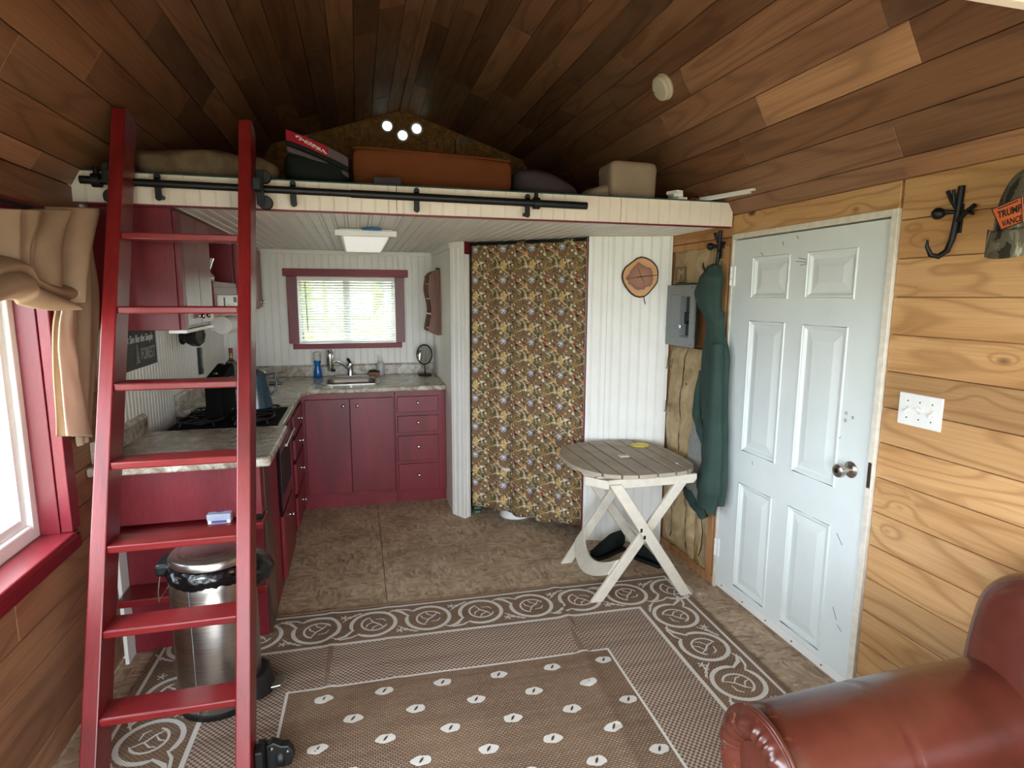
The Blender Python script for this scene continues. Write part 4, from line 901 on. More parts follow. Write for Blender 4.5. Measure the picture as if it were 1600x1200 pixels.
# upper cabinets
UX = -.74
uc = thing('wall_cabinet', (-.9, 3.9, 1.45), 'red stained wall cabinets with doors and an open niche', 'cabinet')
MB().box(XL+.012, UX, 2.80, 3.36, 1.447, LZ0-.004).build('body', CABS, uc, bevel=.002)
MB().box(UX, UX+.020, 2.815, 2.862, 1.447, 1.945).build('face_stile', CABS, uc, bevel=.002)
M['red_gloss'] = wood('red_gloss_door', '#702028', '#84303a', '#963e44', .3, along=(5, 5, .8), rings=3, knots=False, fine=.4, spec=.6)
for a, b in ((2.864, 3.105), (3.108, 3.345)):
    d_ = MB().box(UX+.001, UX+.020, a, b, 1.462, 1.945).build('cabinet_door', M['red_gloss'], uc, bevel=.003); knob(d_, (UX+.02, b-.05 if a < 3 else a+.05, 1.50), (1, 0, 0))
m = MB().box(XL+.012, UX, 3.361, 3.385, 1.50, LZ0-.004).box(XL+.012, UX, 4.00, 4.03, 1.50, LZ0-.004).box(XL+.012, UX, 3.386, 3.999, 1.90, LZ0-.004).box(XL+.012, UX+.018, 3.386, 3.999, 1.64, 1.668).box(XL+.012, XL+.03, 3.386, 3.999, 1.668, 1.90)
m.build('niche', CABS, uc, bevel=.002)
MB().box(XL+.012, UX+.016, 3.386, 3.999, 1.50, 1.512).build('niche_floor', M['plywood'], uc)
MB().box(XL+.012, UX+.010, 3.37, 4.03, 1.478, 1.499).build('bottom_board', M['plywood'], uc)
MB().box(UX, UX+.02, 3.386, 3.999, 1.512, 1.640).build('valance', CABS, uc, bevel=.002)
MB().box(XL+.012, UX, 4.031, 5.02, 1.492, LZ0-.004).build('body', CABS, uc, bevel=.002)
for a, b in ((4.05, 4.52), (4.54, 5.01)):
    d_ = MB().box(UX+.001, UX+.020, a, b, 1.505, 1.940).build('cabinet_door', CABS, uc, bevel=.003); knob(d_, (UX+.02, b-.09, 1.545), (1, 0, 0))
MB().box(-.80, UX+.012, 2.86, 3.36, 1.430, 1.446).build('light_strip', M['white_vinyl'], uc, bevel=.002)
rd = thing('radio', (UX, 3.70, 1.52), 'small white radio clipped below the open niche', 'radio')
MB().box(UX-.05, UX+.035, 3.45, 3.95, 1.514, 1.600).build('case', M['white_vinyl'], rd, bevel=.006)
MB().box(UX+.035, UX+.037, 3.53, 3.56, 1.53, 1.585).build('display', M['black'], rd); MB().box(UX+.035, UX+.037, 3.80, 3.88, 1.555, 1.585).build('display', M['black'], rd)
for k in range(3): MB().lathe([(.010, 0), (.009, .008), (0, .008)], (UX+.035, 3.64+.06*k, 1.538), (1, 0, 0), 12).build('button', M['white_vinyl'], rd)
ln = thing('lantern', (-.80, 3.60, 1.668), 'shiny metal jug with a bail standing in the open niche', 'jug')
MB().lathe([(.045, .0), (.05, .004), (.05, .03), (.03, .055), (.05, .11), (.056, .125), (.05, .125), (0, .10)], (-.80, 3.56, 1.6685), (0, 0, 1), 24).build('vessel', M['chrome'], ln, smooth=40)
MB().tube([(-.80, 3.515, 1.79), (-.80, 3.53, 1.825), (-.80, 3.56, 1.84)], .003, 6).build('bail', M['chrome'], ln)
# paper towel under cabinet, wall things
pt = thing('paper_towel', (-.90, 4.33, 1.37), 'white paper towel roll on a holder under the wall cabinet', 'paper towel')
MB().lathe([(.02, -.13), (.058, -.13), (.060, -.125), (.060, .125), (.058, .13), (.02, .13), (.02, -.13)], (-.875, 4.42, 1.395), (0, 1, 0), 28).build('roll', M['paper'], pt, smooth=40)
MB().box(-.945, -.855, 4.27, 4.276, 1.36, 1.490).build('holder_arm', M['white_vinyl'], pt, bevel=.002); MB().box(-.945, -.855, 4.564, 4.570, 1.36, 1.490).build('holder_arm', M['white_vinyl'], pt, bevel=.002)
fn_ = thing('round_clock', (XL, 4.05, 1.345), 'black octagonal dial standing off the white kitchen wall', 'clock')
MB().lathe([(.058, 0), (.058, .012), (.040, .018), (.034, .05), (.060, .056), (.066, .066), (.066, .115), (.058, .122), (.05, .120), (0, .120)], (XL+.001, 3.99, 1.352), (1, -.35, 0), 8).build('dial_body', M['black_plastic'], fn_, bevel=.003)
fa = Vector((1, -.35, 0)).normalized(); fu = fa.cross(Vector((0, 0, 1))).normalized()
MB().tube([Vector((XL+.001, 3.99, 1.352))+fa*.122+fu*.045*math.cos(t)+Vector((0, 0, .045*math.sin(t))) for t in [k*math.pi/12 for k in range(24)]], .0022, 6, closed=True).build('dial_ring', plain('brass_ring', '#8c7a48', .3, .8), fn_)
ks = thing('knife_rack', (XL, 4.36, 1.15), 'narrow dark magnetic strip on the white kitchen wall', 'strip')
MB().box(XL+.001, XL+.020, 4.33, 4.385, 1.065, 1.245).build('strip_body', M['black_plastic'], ks, bevel=.003); MB().box(XL+.0202, XL+.023, 4.35, 4.366, 1.11, 1.20).build('strip_label', M['chalk_grey'], ks)
sg_ = thing('wall_sign', (XL, 3.2, 1.35), 'grey chalkboard sign with white script below the wall cabinet', 'sign')
MB().box(XL+.001, XL+.014, 2.93, 3.475, 1.243, 1.437).build('board', M['sign'], sg_, bevel=.001)
text_part('script_line', 'Most Sim like the Simple', .052, M['chalk'], sg_, (XL+.0145, 3.215, 1.385), (0, 1, 0), (0, 0, 1), .0005, shear=.25, width=.82)
text_part('block_line', 'FOREST', .085, M['chalk_grey'], sg_, (XL+.0145, 3.345, 1.305), (0, 1, 0), (0, 0, 1), .0005, width=.72)
m = MB()
for k in range(4): m.poly([(XL+.0148, 3.195-.030+.006*k, 1.268+.022*k), (XL+.0148, 3.195+.030-.006*k, 1.268+.022*k), (XL+.0148, 3.195, 1.305+.022*k)])
m.build('tree_mark', M['chalk_grey'], sg_)
# brown wall shelf on the partition
sh = thing('wall_shelf', (PX-.05, 4.82, 1.55), 'scalloped brown wood rack hung on the white partition', 'shelf')
def scal(off): return [(PX-.002, 1.288), (PX-.03, 1.286), (PX-.098, 1.315)] + [(PX-.098+.026*(.5-.5*math.cos(k*.55)), 1.315+.030*k) for k in range(1, 15)] + [(PX-.088, 1.755), (PX-.06, 1.785), (PX-.03, 1.80), (PX-.002, 1.80)]
for y0, y1 in ((4.668, 4.682), (4.99, 5.004)): MB().prism(scal(0), y0, y1, lambda a, c, h: (a, h, c)).build('side_board', M['brown_shelf'], sh, bevel=.002)
MB().box(PX-.014, PX-.002, 4.683, 4.989, 1.29, 1.795).build('back_board', M['brown_shelf'], sh)
for z in (1.33, 1.45, 1.57, 1.69): MB().box(PX-.078, PX-.015, 4.683, 4.989, z, z+.008).build('shelf_board', M['white_warm'], sh)
for k in range(3): MB().lathe([(.006, 0), (.007, .012), (0, .016)], (PX-.028+.009*k, 4.675, 1.801-.0015*k), (0, 0, 1), 8).build('peg', M['black'], sh)
# ceiling lamp
cl = thing('ceiling_lamp', (.06, 3.95, LZ0), 'flat white ceiling lamp under the loft above the kitchen', 'lamp')
MB().box(-.085, .205, 3.42, 4.70, LZ0-.030, LZ0-.004).build('lamp_tray', M['white_vinyl'], cl, bevel=.006)
MB().box(-.065, .185, 3.45, 4.67, LZ0-.044, LZ0-.031).build('diffuser', M['lamp_panel'], cl, bevel=.006)
MB().box(-.105, .225, 3.395, 3.425, LZ0-.046, LZ0-.014).build('end_cap', M['white_vinyl'], cl, bevel=.004)
MB().lathe([(.010, 0), (.009, .018), (0, .020)], (-.07, 4.69, LZ0-.031), (0, 0, -1), 12).build('pull_switch', M['white_vinyl'], cl, smooth=40)
o = pillow('blue_wipe', (.085, 3.345, LZ0-.018), (.062, .03, .012), plain('bright_blue_cloth', '#1f77b0', .7), None, seed=11, amp=.006, freq=25, nu=24, nv=10) if False else None
bw = MB().lathe([(.0, 0), (.05, .0), (.056, .004), (.05, .010), (0, .012)], (.09, 3.36, LZ0-.0165), (0, 0, 1), 24, sy=.5).build('blue_tag', plain('bright_blue_plastic', '#1f77b0', .4), smooth=50); tag(bw, 'small bright blue oval puck stuck to the soffit by the lamp', 'puck')

# ============================================================ RUG
RA = R(-1.6)                       # the rug lies a little askew
RC = Vector((.335, 1.25, 0))
def rug_z(x, y):
    z = .004
    for x0, k, a, w in ((.93, .10, .008, .026), (-.16, -.02, .005, .022), (.10, .0, .003, .03)):
        d = x-(x0+k*(y-2.2)); z += a*math.exp(-(d/w)**2)
    z += .003*(1+noise.noise(Vector((x*2.2, y*2.2, 0))))
    return z
def rugpt(a, b, h=0):             # a across, b along, in the rug's own frame
    x = RC.x + a*math.cos(RA) - b*math.sin(RA); y = RC.y + a*math.sin(RA) + b*math.cos(RA)
    return (x, y, rug_z(x, y)+h)
HW, HB = 1.305, 1.665
rug = thing('area_rug', (RC.x, RC.y, 0), 'brown woven rug with white scrolled border and dotted field', 'rug')
def sheet(name, a0, a1, b0, b1, mat, h, na, nb):
    m = MB()
    m.grid(lambda u, v: rugpt(a0+(a1-a0)*u, b0+(b1-b0)*v, h), na, nb)
    return m.build(name, mat, rug, smooth=60)
MB().grid(lambda u, v: rugpt(-HW+2*HW*u, -HB+2*HB*v, 0), 130, 90).build('weave', M['rug'], rug, smooth=60)
# open weave band between the second and third line
B2, B3 = .325, .615
for a0, a1, b0, b1 in ((-HW+B2, HW-B2, HB-B3, HB-B2), (-HW+B2, -HW+B3, -HB+B3, HB-B3), (HW-B3, HW-B2, -HB+B3, HB-B3)):
    sheet('open_weave_band', a0, a1, b0, b1, M['rug_band'], .0006, 60, 40)
def line_strip(name, inset, w, h=.0012):
    for a0, a1, b0, b1 in ((-HW+inset, HW-inset, HB-inset-w, HB-inset), (-HW+inset, -HW+inset+w, -HB+inset, HB-inset-w), (HW-inset-w, HW-inset, -HB+inset, HB-inset-w)):
        sheet(name, a0, a1, b0, b1, M['rug_white'], h, 110 if a1-a0 > .5 else 1, 110 if b1-b0 > .5 else 1)
line_strip('border_line', .022, .014); line_strip('border_line', B2-.018, .018); line_strip('border_line', B3-.006, .011)
def edge(p, q): 
    return [rugpt(p[0]+(q[0]-p[0])*k/60, p[1]+(q[1]-p[1])*k/60, .001) for k in range(61)]
MB().tube(edge((-HW, HB), (HW, HB)) + edge((HW, HB), (HW, -HB)) + edge((HW, -HB), (-HW, -HB)) + edge((-HW, -HB), (-HW, HB)), .004, 6).build('binding', M['rug_edge'], rug)
# scrolled vine border drawn as white woven ribbons
def ribbon(m, pts, w, fr):
    k = len(pts); b = len(m.v)
    for i, p in enumerate(pts):
        q0 = pts[max(i-1, 0)]; q1 = pts[min(i+1, k-1)]; dx, dy = q1[0]-q0[0], q1[1]-q0[1]; L = math.hypot(dx, dy) or 1
        ww = w*(1 if 0 < i < k-1 else .5)/2; nx, ny = -dy/L*ww, dx/L*ww
        m.v.append(rugpt(*fr(p[0]+nx, p[1]+ny), .0014)); m.v.append(rugpt(*fr(p[0]-nx, p[1]-ny), .0014))
    for i in range(k-1): m.f.append((b+2*i, b+2*i+1, b+2*i+3, b+2*i+2))
def arc(cx, cy, r, t0, t1, n=14, ry=None): return [(cx+r*math.cos(R(t0+(t1-t0)*i/n)), cy+(ry or r)*math.sin(R(t0+(t1-t0)*i/n))) for i in range(n+1)]
def scroll(m, u0, flip, fr0):
    fr = lambda a, b: fr0(u0+a, flip*b)
    R0 = .106
    ribbon(m, arc(0, 0, R0, -200, 130, 26), .019, fr)                       # big curl
    ribbon(m, [(-.092, .034), (-.13, .085), (-.175, .105)], .019, fr)        # joins to the neighbours
    ribbon(m, [(-.063, .075), (-.10, .10), (-.15, .108), (-.19, .09)], .012, fr)
    ribbon(m, arc(.005, -.004, .062, 20, 250, 16), .010, fr)
    ribbon(m, [(-.02, -.055), (.0, -.015), (.03, .01), (.045, .035)], .009, fr)
    ribbon(m, [(.0, -.02), (-.03, .005), (-.035, .03)], .008, fr); ribbon(m, [(.03, .01), (.0, .03), (-.008, .052)], .008, fr); ribbon(m, [(.01, -.04), (.045, -.035), (.06, -.012)], .008, fr)
    for k in range(3): ribbon(m, [(-.135+.022*k, -.055-.016*k), (-.120+.022*k, -.078-.014*k), (-.112+.024*k, -.095-.010*k)], .008, fr)  # leaf strokes
    ribbon(m, [(-.15, -.045), (-.11, -.085), (-.055, -.112)], .010, fr)
    for t in range(5): ribbon(m, [(.125, .085), (.125+.022*math.cos(R(t*72)), .085+.020*math.sin(R(t*72)))], .014, fr)  # small flower
VB = (.022+.014+B2-.018)/2
def frame_top(a, b): return (a, HB-VB+b)
def frame_right(a, b): return (HW-VB+b, -a)
def frame_left(a, b): return (-HW+VB-b, a)
m = MB()
for k in range(10): scroll(m, -1.15+.266*k, 1 if k % 2 == 0 else -1, frame_top)
m.build('vine_border', M['rug_white'], rug)
m = MB()
for k in range(9): scroll(m, -1.24+.266*k, 1 if k % 2 == 0 else -1, frame_right)
m.build('vine_border', M['rug_white'], rug)
m = MB()
for k in range(9): scroll(m, -.98+.266*k, 1 if k % 2 == 0 else -1, frame_left)
m.build('vine_border', M['rug_white'], rug)
# dotted field: white ovals split by a dark slit
j = 0
y = HB-B3-.075
while y > -.1:
    x = -.545 + (.1185 if j % 2 else 0)
    while x < HW-B3-.04:
        if x > -HW+B3+.04:
            ov = [(x+.037*math.cos(t)*(1+.07*math.sin(3*t+x*9)), y+.023*math.sin(t)*(1+.08*math.sin(5*t+x*7))) for t in [k*math.pi/9 for k in range(18)]]
            d_ = MB().poly([rugpt(p, q, .0030) for p, q in ov]).build('dot', M['rug_white'], rug)
            MB().poly([rugpt(x+p, y+q, .0042) for p, q in ((-.009, -.013), (.0, -.008), (.006, .001), (.010, .014), (.0, .008), (-.006, -.001))]).build('slit', M['rug_slit'], d_)
        x += .237
    y -= .1325; j += 1

# ============================================================ FOLDING TABLE
TX, TY, TZ = 1.435, 2.985, .70
tb = thing('folding_table', (TX, TY, 0), 'weathered white resin folding table with slatted top', 'table')
def half_y(x):   # outline of the top: bulging square
    t = min(1, abs(x)/(.345 if x < 0 else .330)); e_ = 2.6 if x < 0 else 4.0; return .362*(1-t**e_)**(.42 if x < 0 else .33) if t < 1 else 0
GX = [-.345, -.245, -.160, -.075, .030, .136, .216, .290, .330]
for i in range(8):
    a, b = GX[i]+(.0045 if i else 0), GX[i+1]-(.0045 if i < 7 else 0); n = 8
    xs = [a+(b-a)*k/n for k in range(n+1)]
    if i == 0: xs = [a+(b-a)*(k/n)**1.6 for k in range(n+1)]
    if i == 7: xs = [a+(b-a)*(1-(1-k/n)**1.6) for k in range(n+1)]
    up_ = [(x, max(.02, half_y(x))) for x in xs]; poly = [(x, -q) for x, q in up_] + [(x, q) for x, q in reversed(up_)]
    MB().prism(poly, TZ-.022, TZ, lambda p, q, h: (TX+p, TY+q, h)).build('slat', M['plastic_top'], tb, bevel=.003)
for yy in (-.255, -.02, .25):
    w = .27 if abs(yy) > .1 else .31
    MB().box(TX-w, TX+w, TY+yy-.02, TY+yy+.02, TZ-.050, TZ-.0225).build('cross_rail', M['plastic_table'], tb, bevel=.004)
MB().prism([(-.29, -.075), (-.27, -.095), (.0, -.095), (.27, -.095), (.29, -.075), (.29, -.047), (-.29, -.047)], 0, .018, lambda a, c, h: (TX+.02+a*.86, TY-.340+h, TZ+.026+c*1.03)).build('front_apron', M['plastic_table'], tb, bevel=.004)
MB().bar((1.207, 2.650, .650), (1.118, 2.755, .652), .016, .046).build('side_apron', M['plastic_table'], tb, bevel=.004)
MB().box(TX-.030, TX+.030, TY-.035, TY+.005, TZ, TZ+.008).build('umbrella_plug', M['plastic_table'], tb, bevel=.003)
# crossed legs: one pair foots left, the other right
LEG = [((1.640, 2.665), (1.162, 2.685), 'L'), ((1.64, 3.185), (1.172, 3.165), 'L'), ((1.235, 2.640), (1.672, 2.640), 'R'), ((1.235, 3.215), (1.690, 3.200), 'R')]
for (tx, ty), (fx, fy), s in LEG:
    d = Vector((fx-tx, fy-ty, -.655)); p0 = Vector((tx, ty, .655)); p1 = Vector((fx, fy, 0)); w = .060
    ax = Vector((0, 1, 0)); dn = d.normalized(); sdv = Vector((1, 0, 0)) if 0 else dn.cross(ax).normalized()
    hx = .034                                         # half width measured level with the floor
    poly = [(p0.x-hx, p0.z), (p0.x+hx, p0.z), (p1.x+hx, 0), (p1.x-hx, 0)]
    MB().quadbox([(p1.x-hx, fy-.010, 0), (p1.x+hx, fy-.010, 0), (p1.x+hx, fy+.012, 0), (p1.x-hx, fy+.012, 0), (p0.x-hx, ty-.010, p0.z), (p0.x+hx, ty-.010, p0.z), (p0.x+hx, ty+.012, p0.z), (p0.x-hx, ty+.012, p0.z)]).build('leg', M['plastic_table'], tb, bevel=.004)
def brace(fx, tx, zlo, zhi, lab):
    """curved board joining the front and rear leg of a pair, lying in the plane of the legs"""
    k = (tx-fx)/.655; m = MB(); n = 20; y0, y1 = 2.690, 3.165
    top, bot = [], []
    for i in range(n+1):
        t = i/n; y = y0+(y1-y0)*t; c = (2*t-1)**2
        top.append((y, .140+.085*c)); bot.append((y, .072+.075*c))
    poly = top + bot[::-1]
    sg = -1 if k > 0 else 1
    def fn(a, c, h): return (fx+k*c+sg*(.030+h), a, c)
    m.prism(poly, 0, .014, fn); return m.build('arched_brace', M['plastic_table'], tb, bevel=.003)
brace(1.165, 1.64, .15, .27, 'L'); brace(1.68, 1.235, .15, .27, 'R')
MB().tube([(1.43, 2.648, .315), (1.43, 2.70, .315)], .009, 10).build('pivot_bolt', M['nickel'], tb)
for p in ((1.405, 2.632, .36), (1.385, 2.632, .40)): MB().box(p[0]-.006, p[0]+.006, p[1]-.004, p[1], p[2]-.01, p[2]+.01).build('hinge_pin', M['black'], tb)
yd = thing('coaster', (1.635, 3.16, TZ), 'bright yellow scalloped plastic coaster on the white table', 'coaster')
MB().lathe([(.046, 0), (.050, .002), (.048, .007), (.040, .005), (0, .005)], (1.635, 3.17, TZ+.001), (0, 0, 1), 14, sx=1.15).build('disc', M['yellow'], yd, smooth=40)
MB().box(1.675, 1.70, 3.16, 3.185, TZ+.001, TZ+.004).build('tab', M['yellow'], yd)
o = MB().lathe([(.008, 0), (.006, .003), (0, .003)], (1.655, 2.77, TZ+.0005), (0, 0, 1), 8).build('crumb', M['paper']); tag(o, 'tiny white chip lying on the table slats', 'chip')
# boots below the table
def shoe(name, base, ang, mat, label, L=.27):
    t = thing(name, base, label, 'shoe'); ca, sa_ = math.cos(ang), math.sin(ang); B = Vector(base)
    def w(p): return B + Vector((p[0]*ca-p[1]*sa_, p[0]*sa_+p[1]*ca, p[2]))
    def up(u, v):
        s = u; a = v*2*math.pi; x = L*(s-.5); hw = .045*(1-.35*abs(s-.62)*1.6)*(1 if .04 < s < .97 else .35); h = (.105 if s < .35 else .105-.075*min(1, (s-.35)/.55))*(1 if .03 < s < .98 else .5)
        return w((x, hw*math.cos(a), .022+h*.5+h*.5*math.sin(a)))
    MB().grid(up, 22, 14, cv=True).build('upper', mat, t, smooth=60)
    MB().prism([(L*(s-.5), .047*(1-.3*abs(s-.65)*1.6)) for s in [k/10 for k in range(11)]] + [(L*(s-.5), -.047*(1-.3*abs(s-.65)*1.6)) for s in [k/10 for k in range(10, -1, -1)]], 0, .022, lambda a, c, h: w((a, c, h))).build('sole', M['black_plastic'], t, bevel=.004)
shoe('boot', (1.47, 3.22, 0), -2.75, M['bag_black'], 'black shoe lying under the white table'); shoe('boot', (1.655, 3.08, 0), 2.0, M['bag_black'], 'second black shoe pushed against the panel under the table', .25)
sl = thing('sandal', (.815, 4.10, 0), 'green and black sandal peeking out below the curtain', 'sandal')
for k, mt in enumerate((M['black_plastic'], plain('green_strap', '#4d6a58', .8), M['black_plastic'], plain('green_sole', '#5a7a64', .8))): MB().box(.775+.006*k, .835, 4.055+.014*k, 4.19, .004+.020*(3-k), .022+.020*(3-k)).build('layer', mt, sl, bevel=.005)
to = thing('toilet_base', (1.10, 4.0, 0), 'white rounded toilet base showing below the curtain hem', 'toilet')
MB().lathe([(.135, 0), (.138, .01), (.120, .05), (.10, .16), (.13, .30), (.18, .38), (.19, .40), (.16, .40), (.12, .33), (0, .28)], (1.12, 4.06, 0), (0, 0, 1), 36, sx=.95, sy=1.25, up=(.7, -.7, 0)).build('bowl', M['white_vinyl'], to, smooth=50)
MB().lathe([(.012, 0), (.010, .008), (0, .009)], (1.065, 3.925, .028), (-.3, -.8, .3), 10).build('bolt_cap', M['black'], to)

# ============================================================ PRINTED CURTAIN
ca_, cb_ = Vector((.772, 4.058, 0)), Vector((1.392, 3.478, 0)); cd = (cb_-ca_); CW = cd.length; cdir = cd/CW; cn = Vector((-cdir.y, cdir.x, 0)); cn = -cn if cn.y > 0 else cn
pc_ = thing('curtain', (1.08, 3.77, 0), 'printed woodland pattern curtain covering the bathroom opening', 'curtain')
def fold_d(s, z):
    k = .35+.65*(1-z/1.95)
    return .014*k*math.sin(s*38+.6*math.sin(z*2)) + .010*k*math.sin(s*15+1+z*.7) + (.030*math.exp(-((s-.60)/.035)**2)*(1-z/1.95))
nu, nv = 120, 40; m = MB(); uvs = []
for i in range(nu+1):
    s = i/nu*CW
    for jv in range(nv+1):
        zb = .085-.030*math.sin(s*4.2)*(s/CW)+.004*math.sin(s*30); zz = zb+(1.952-zb)*jv/nv
        p = ca_ + cdir*s + cn*fold_d(s, zz); m.v.append((p.x, p.y, zz)); uvs.append((s, zz))
for i in range(nu):
    for jv in range(nv): m.f.append((i*(nv+1)+jv, (i+1)*(nv+1)+jv, (i+1)*(nv+1)+jv+1, i*(nv+1)+jv+1))
me = bpy.data.meshes.new('cloth'); me.from_pydata(m.v, [], m.f); uvl = me.uv_layers.new(name='UVMap')
for lp in me.loops: uvl.data[lp.index].uv = uvs[lp.vertex_index]
for p in me.polygons: p.use_smooth = True
o = bpy.data.objects.new('cloth', me); COL.objects.link(o); me.materials.append(M['camo']); adopt(o, pc_); md = o.modifiers.new('thickness', 'SOLIDIFY'); md.thickness = .002
MB().tube([ca_+Vector((-.02, .02, 1.945)) , cb_+Vector((.02, -.01, 1.945))], .010, 10).build('curtain_rod', M['black'], pc_)

# ============================================================ FRONT PANEL: WOOD SLICE CLOCK
wc = Vector((1.694, 3.364, 1.717)) + pn*.018
wsl = thing('slice_clock', wc, 'live edge wood slice clock on the white panel above the table', 'clock')
rr = [1.0, 1.03, 1.05, 1.04, 1.02, 1.03, 1.04, 1.0, .93, .94, 1.02, 1.06, 1.06, 1.02, .98, .97, 1.0, 1.04, 1.06, 1.05, .98, .93, .95, 1.0]
def wpt(a, b, h): return wc + pu*a + Vector((0, 0, 1))*b + pn*h
def outline(r): return [(r*rr[k]*math.cos(k*math.pi/12), r*rr[k]*1.10*math.sin(k*math.pi/12)) for k in range(24)]
MB().prism(outline(.108), -.009, .017, wpt).build('bark', M['bark'], wsl, bevel=.004)
MB().prism(outline(.100), .0172, .020, wpt).build('face', M['slice'], wsl, bevel=.001)
for (a0, b0), (a1, b1) in (((-.018, .052), (.022, -.040)), ((-.02, .0), (.10, .012)), ((0, .0), (-.085, -.012))): MB().bar(wpt(a0, b0, .0212), wpt(a1, b1, .0212), .003 if abs(a1) < .09 else .0045, .002, up=pn).build('hand', M['bark'], wsl)
MB().lathe([(.005, 0), (.004, .004), (0, .004)], wpt(.006, .0, .0205), pn, 10).build('hub', M['black'], wsl)
MB().bar(wpt(.022, -.112, .002), wpt(.036, -.165, .002), .005, .005, up=pn).build('twig', M['bark'], wsl)

# ============================================================ OPEN BAY: INSULATION, BREAKER BOX, COAT
def batt(name, y0, y1, z0, z1, x, seed, label, bulge=.03, cracks=()):
    t = thing(name, (XR, (y0+y1)/2, z0), label, 'insulation', 'kraft faced insulation batts')
    def fn(u, v):
        y = y0+(y1-y0)*u; z = z0+(z1-z0)*v
        b = bulge*(math.sin(math.pi*u)**.5)*(math.sin(math.pi*min(1, max(0, v)))**.35) + .016*noise.noise(Vector((y*16+seed, z*7, seed))) + .006*noise.noise(Vector((y*50, z*22, seed)))
        for cy, cz0, cz1 in cracks:
            if cz0 < z < cz1: b -= .008*math.exp(-((y-cy)/.012)**2)
        return (x-b, y, z)
    m = MB().grid(fn, 34, 60); n = 61
    ob = m.build('facing', M['insul'], t, smooth=60)
    for cy, cz0, cz1 in cracks:      # torn seams in the paper
        pts = []
        for k in range(15):
            zz = cz0+(cz1-cz0)*k/14; yy = cy+.012*noise.noise(Vector((zz*14, seed, 2))); p = fn((yy-y0)/(y1-y0), (zz-z0)/(z1-z0)); pts.append((p[0]-.001, p[1], p[2]))
        MB().tube(pts, [.0015+.006*abs(noise.noise(Vector((k*.8, seed, cy*30)))) for k in range(15)], 6).build('tear', M['dark_gap'], t)
    MB().box(x+.012, XR+.098, y0+.004, y1-.004, z0+.004, z1-.004).build('batt_core', plain('yellow_glass_wool', '#c8a84c', .95, var=.2, bump=.8), t)
    return t
b1 = batt('insulation_batt', 2.93, 3.292, 1.675, 1.868, XR+.015, 3, 'kraft insulation batt with a printed logo above the breaker box', .022)
b2 = batt('insulation_batt', 2.93, 3.292, .044, 1.30, XR+.015, 8, 'torn kraft insulation batt below the breaker box', .045, ((3.09, .55, 1.3), (3.00, .08, .5), (3.16, .1, .42)))
b3 = batt('insulation_batt', 2.79, 2.925, .044, 1.862, XR+.02, 14, 'narrow crumpled kraft batt behind the green coat', .022, ((2.86, .1, .8), (2.85, 1.2, 1.7)))
MB().box(XR-.0125, XR-.0105, 3.115, 3.235, 1.690, 1.775).build('logo_block', M['print_grey'], b1)
text_part('logo', 'JM', .088, M['kraft_text'], b1, (XR-.0135, 3.175, 1.728), (0, -1, 0), (0, 0, 1), .0004, width=.85)
MB().box(XR-.012, XR-.0105, 3.12, 3.235, 1.679, 1.686).build('small_print', M['print_dark'], b1)
for z, y in ((1.20, 3.20), (.93, 3.20), (.36, 3.10)):
    text_part('faded_logo', 'JM', .085, M['print_grey'], b2, (XR-.044, y, z), (0, -1, -.12), (0, -.12, 1), .0008, width=.8)
text_part('facing_print', 'Formaldehyde-free', .075, M['print_dark'], b3, (XR-.014, 2.815, 1.50), (0, -.08, -1), (0, -1, .08), .0008, width=.9)
bx = thing('breaker_box', (XR, 3.14, 1.49), 'grey steel breaker box with its small door open', 'breaker box')
fb_ = MB().box(XR-.030, XR-.014, 2.985, 3.292, 1.308, 1.668).build('cover', M['galv'], bx, bevel=.003)
cut(fb_, [MB().box(XR-.1, XR+.1, 3.030, 3.130, 1.365, 1.605)])
MB().box(XR-.016, XR+.06, 3.045, 3.225, 1.365, 1.605).build('recess', plain('dark_panel', '#3e4142', .6), bx) if False else MB().box(XR+.010, XR+.02, 3.02, 3.14, 1.36, 1.61).build('recess', plain('dark_panel', '#3e4142', .6), bx)
MB().box(XR-.014, XR+.01, 3.025, 3.030, 1.365, 1.605).box(XR-.014, XR+.01, 3.130, 3.135, 1.365, 1.605).box(XR-.014, XR+.01, 3.03, 3.13, 1.60, 1.605).box(XR-.014, XR+.01, 3.03, 3.13, 1.365, 1.37).build('recess_side', M['galv'], bx)
for z in (1.47, 1.495): MB().box(XR-.012, XR+.008, 3.040, 3.085, z-.011, z+.011).build('breaker', M['black_plastic'], bx, bevel=.002)
MB().box(XR-.008, XR+.008, 3.092, 3.118, 1.44, 1.51).build('blank', M['black_plastic'], bx)
dr = MB().obox((XR-.038, 3.168, 1.485), ((-.35, 1, 0), (1, .35, 0), (0, 0, 1)), (.036, .003, .125)).build('door_flap', M['galv'], bx, bevel=.002); MB().box(XR-.034, XR-.026, 3.118, 3.136, 1.415, 1.435).build('latch', M['chrome'], dr, bevel=.002)
for y, z in ((3.01, 1.65), (3.01, 1.325), (3.27, 1.325), (3.27, 1.65)): MB().lathe([(.005, 0), (.004, .003), (0, .003)], (XR-.030, y, z), (-1, 0, 0), 8).build('screw', M['nickel'], bx)
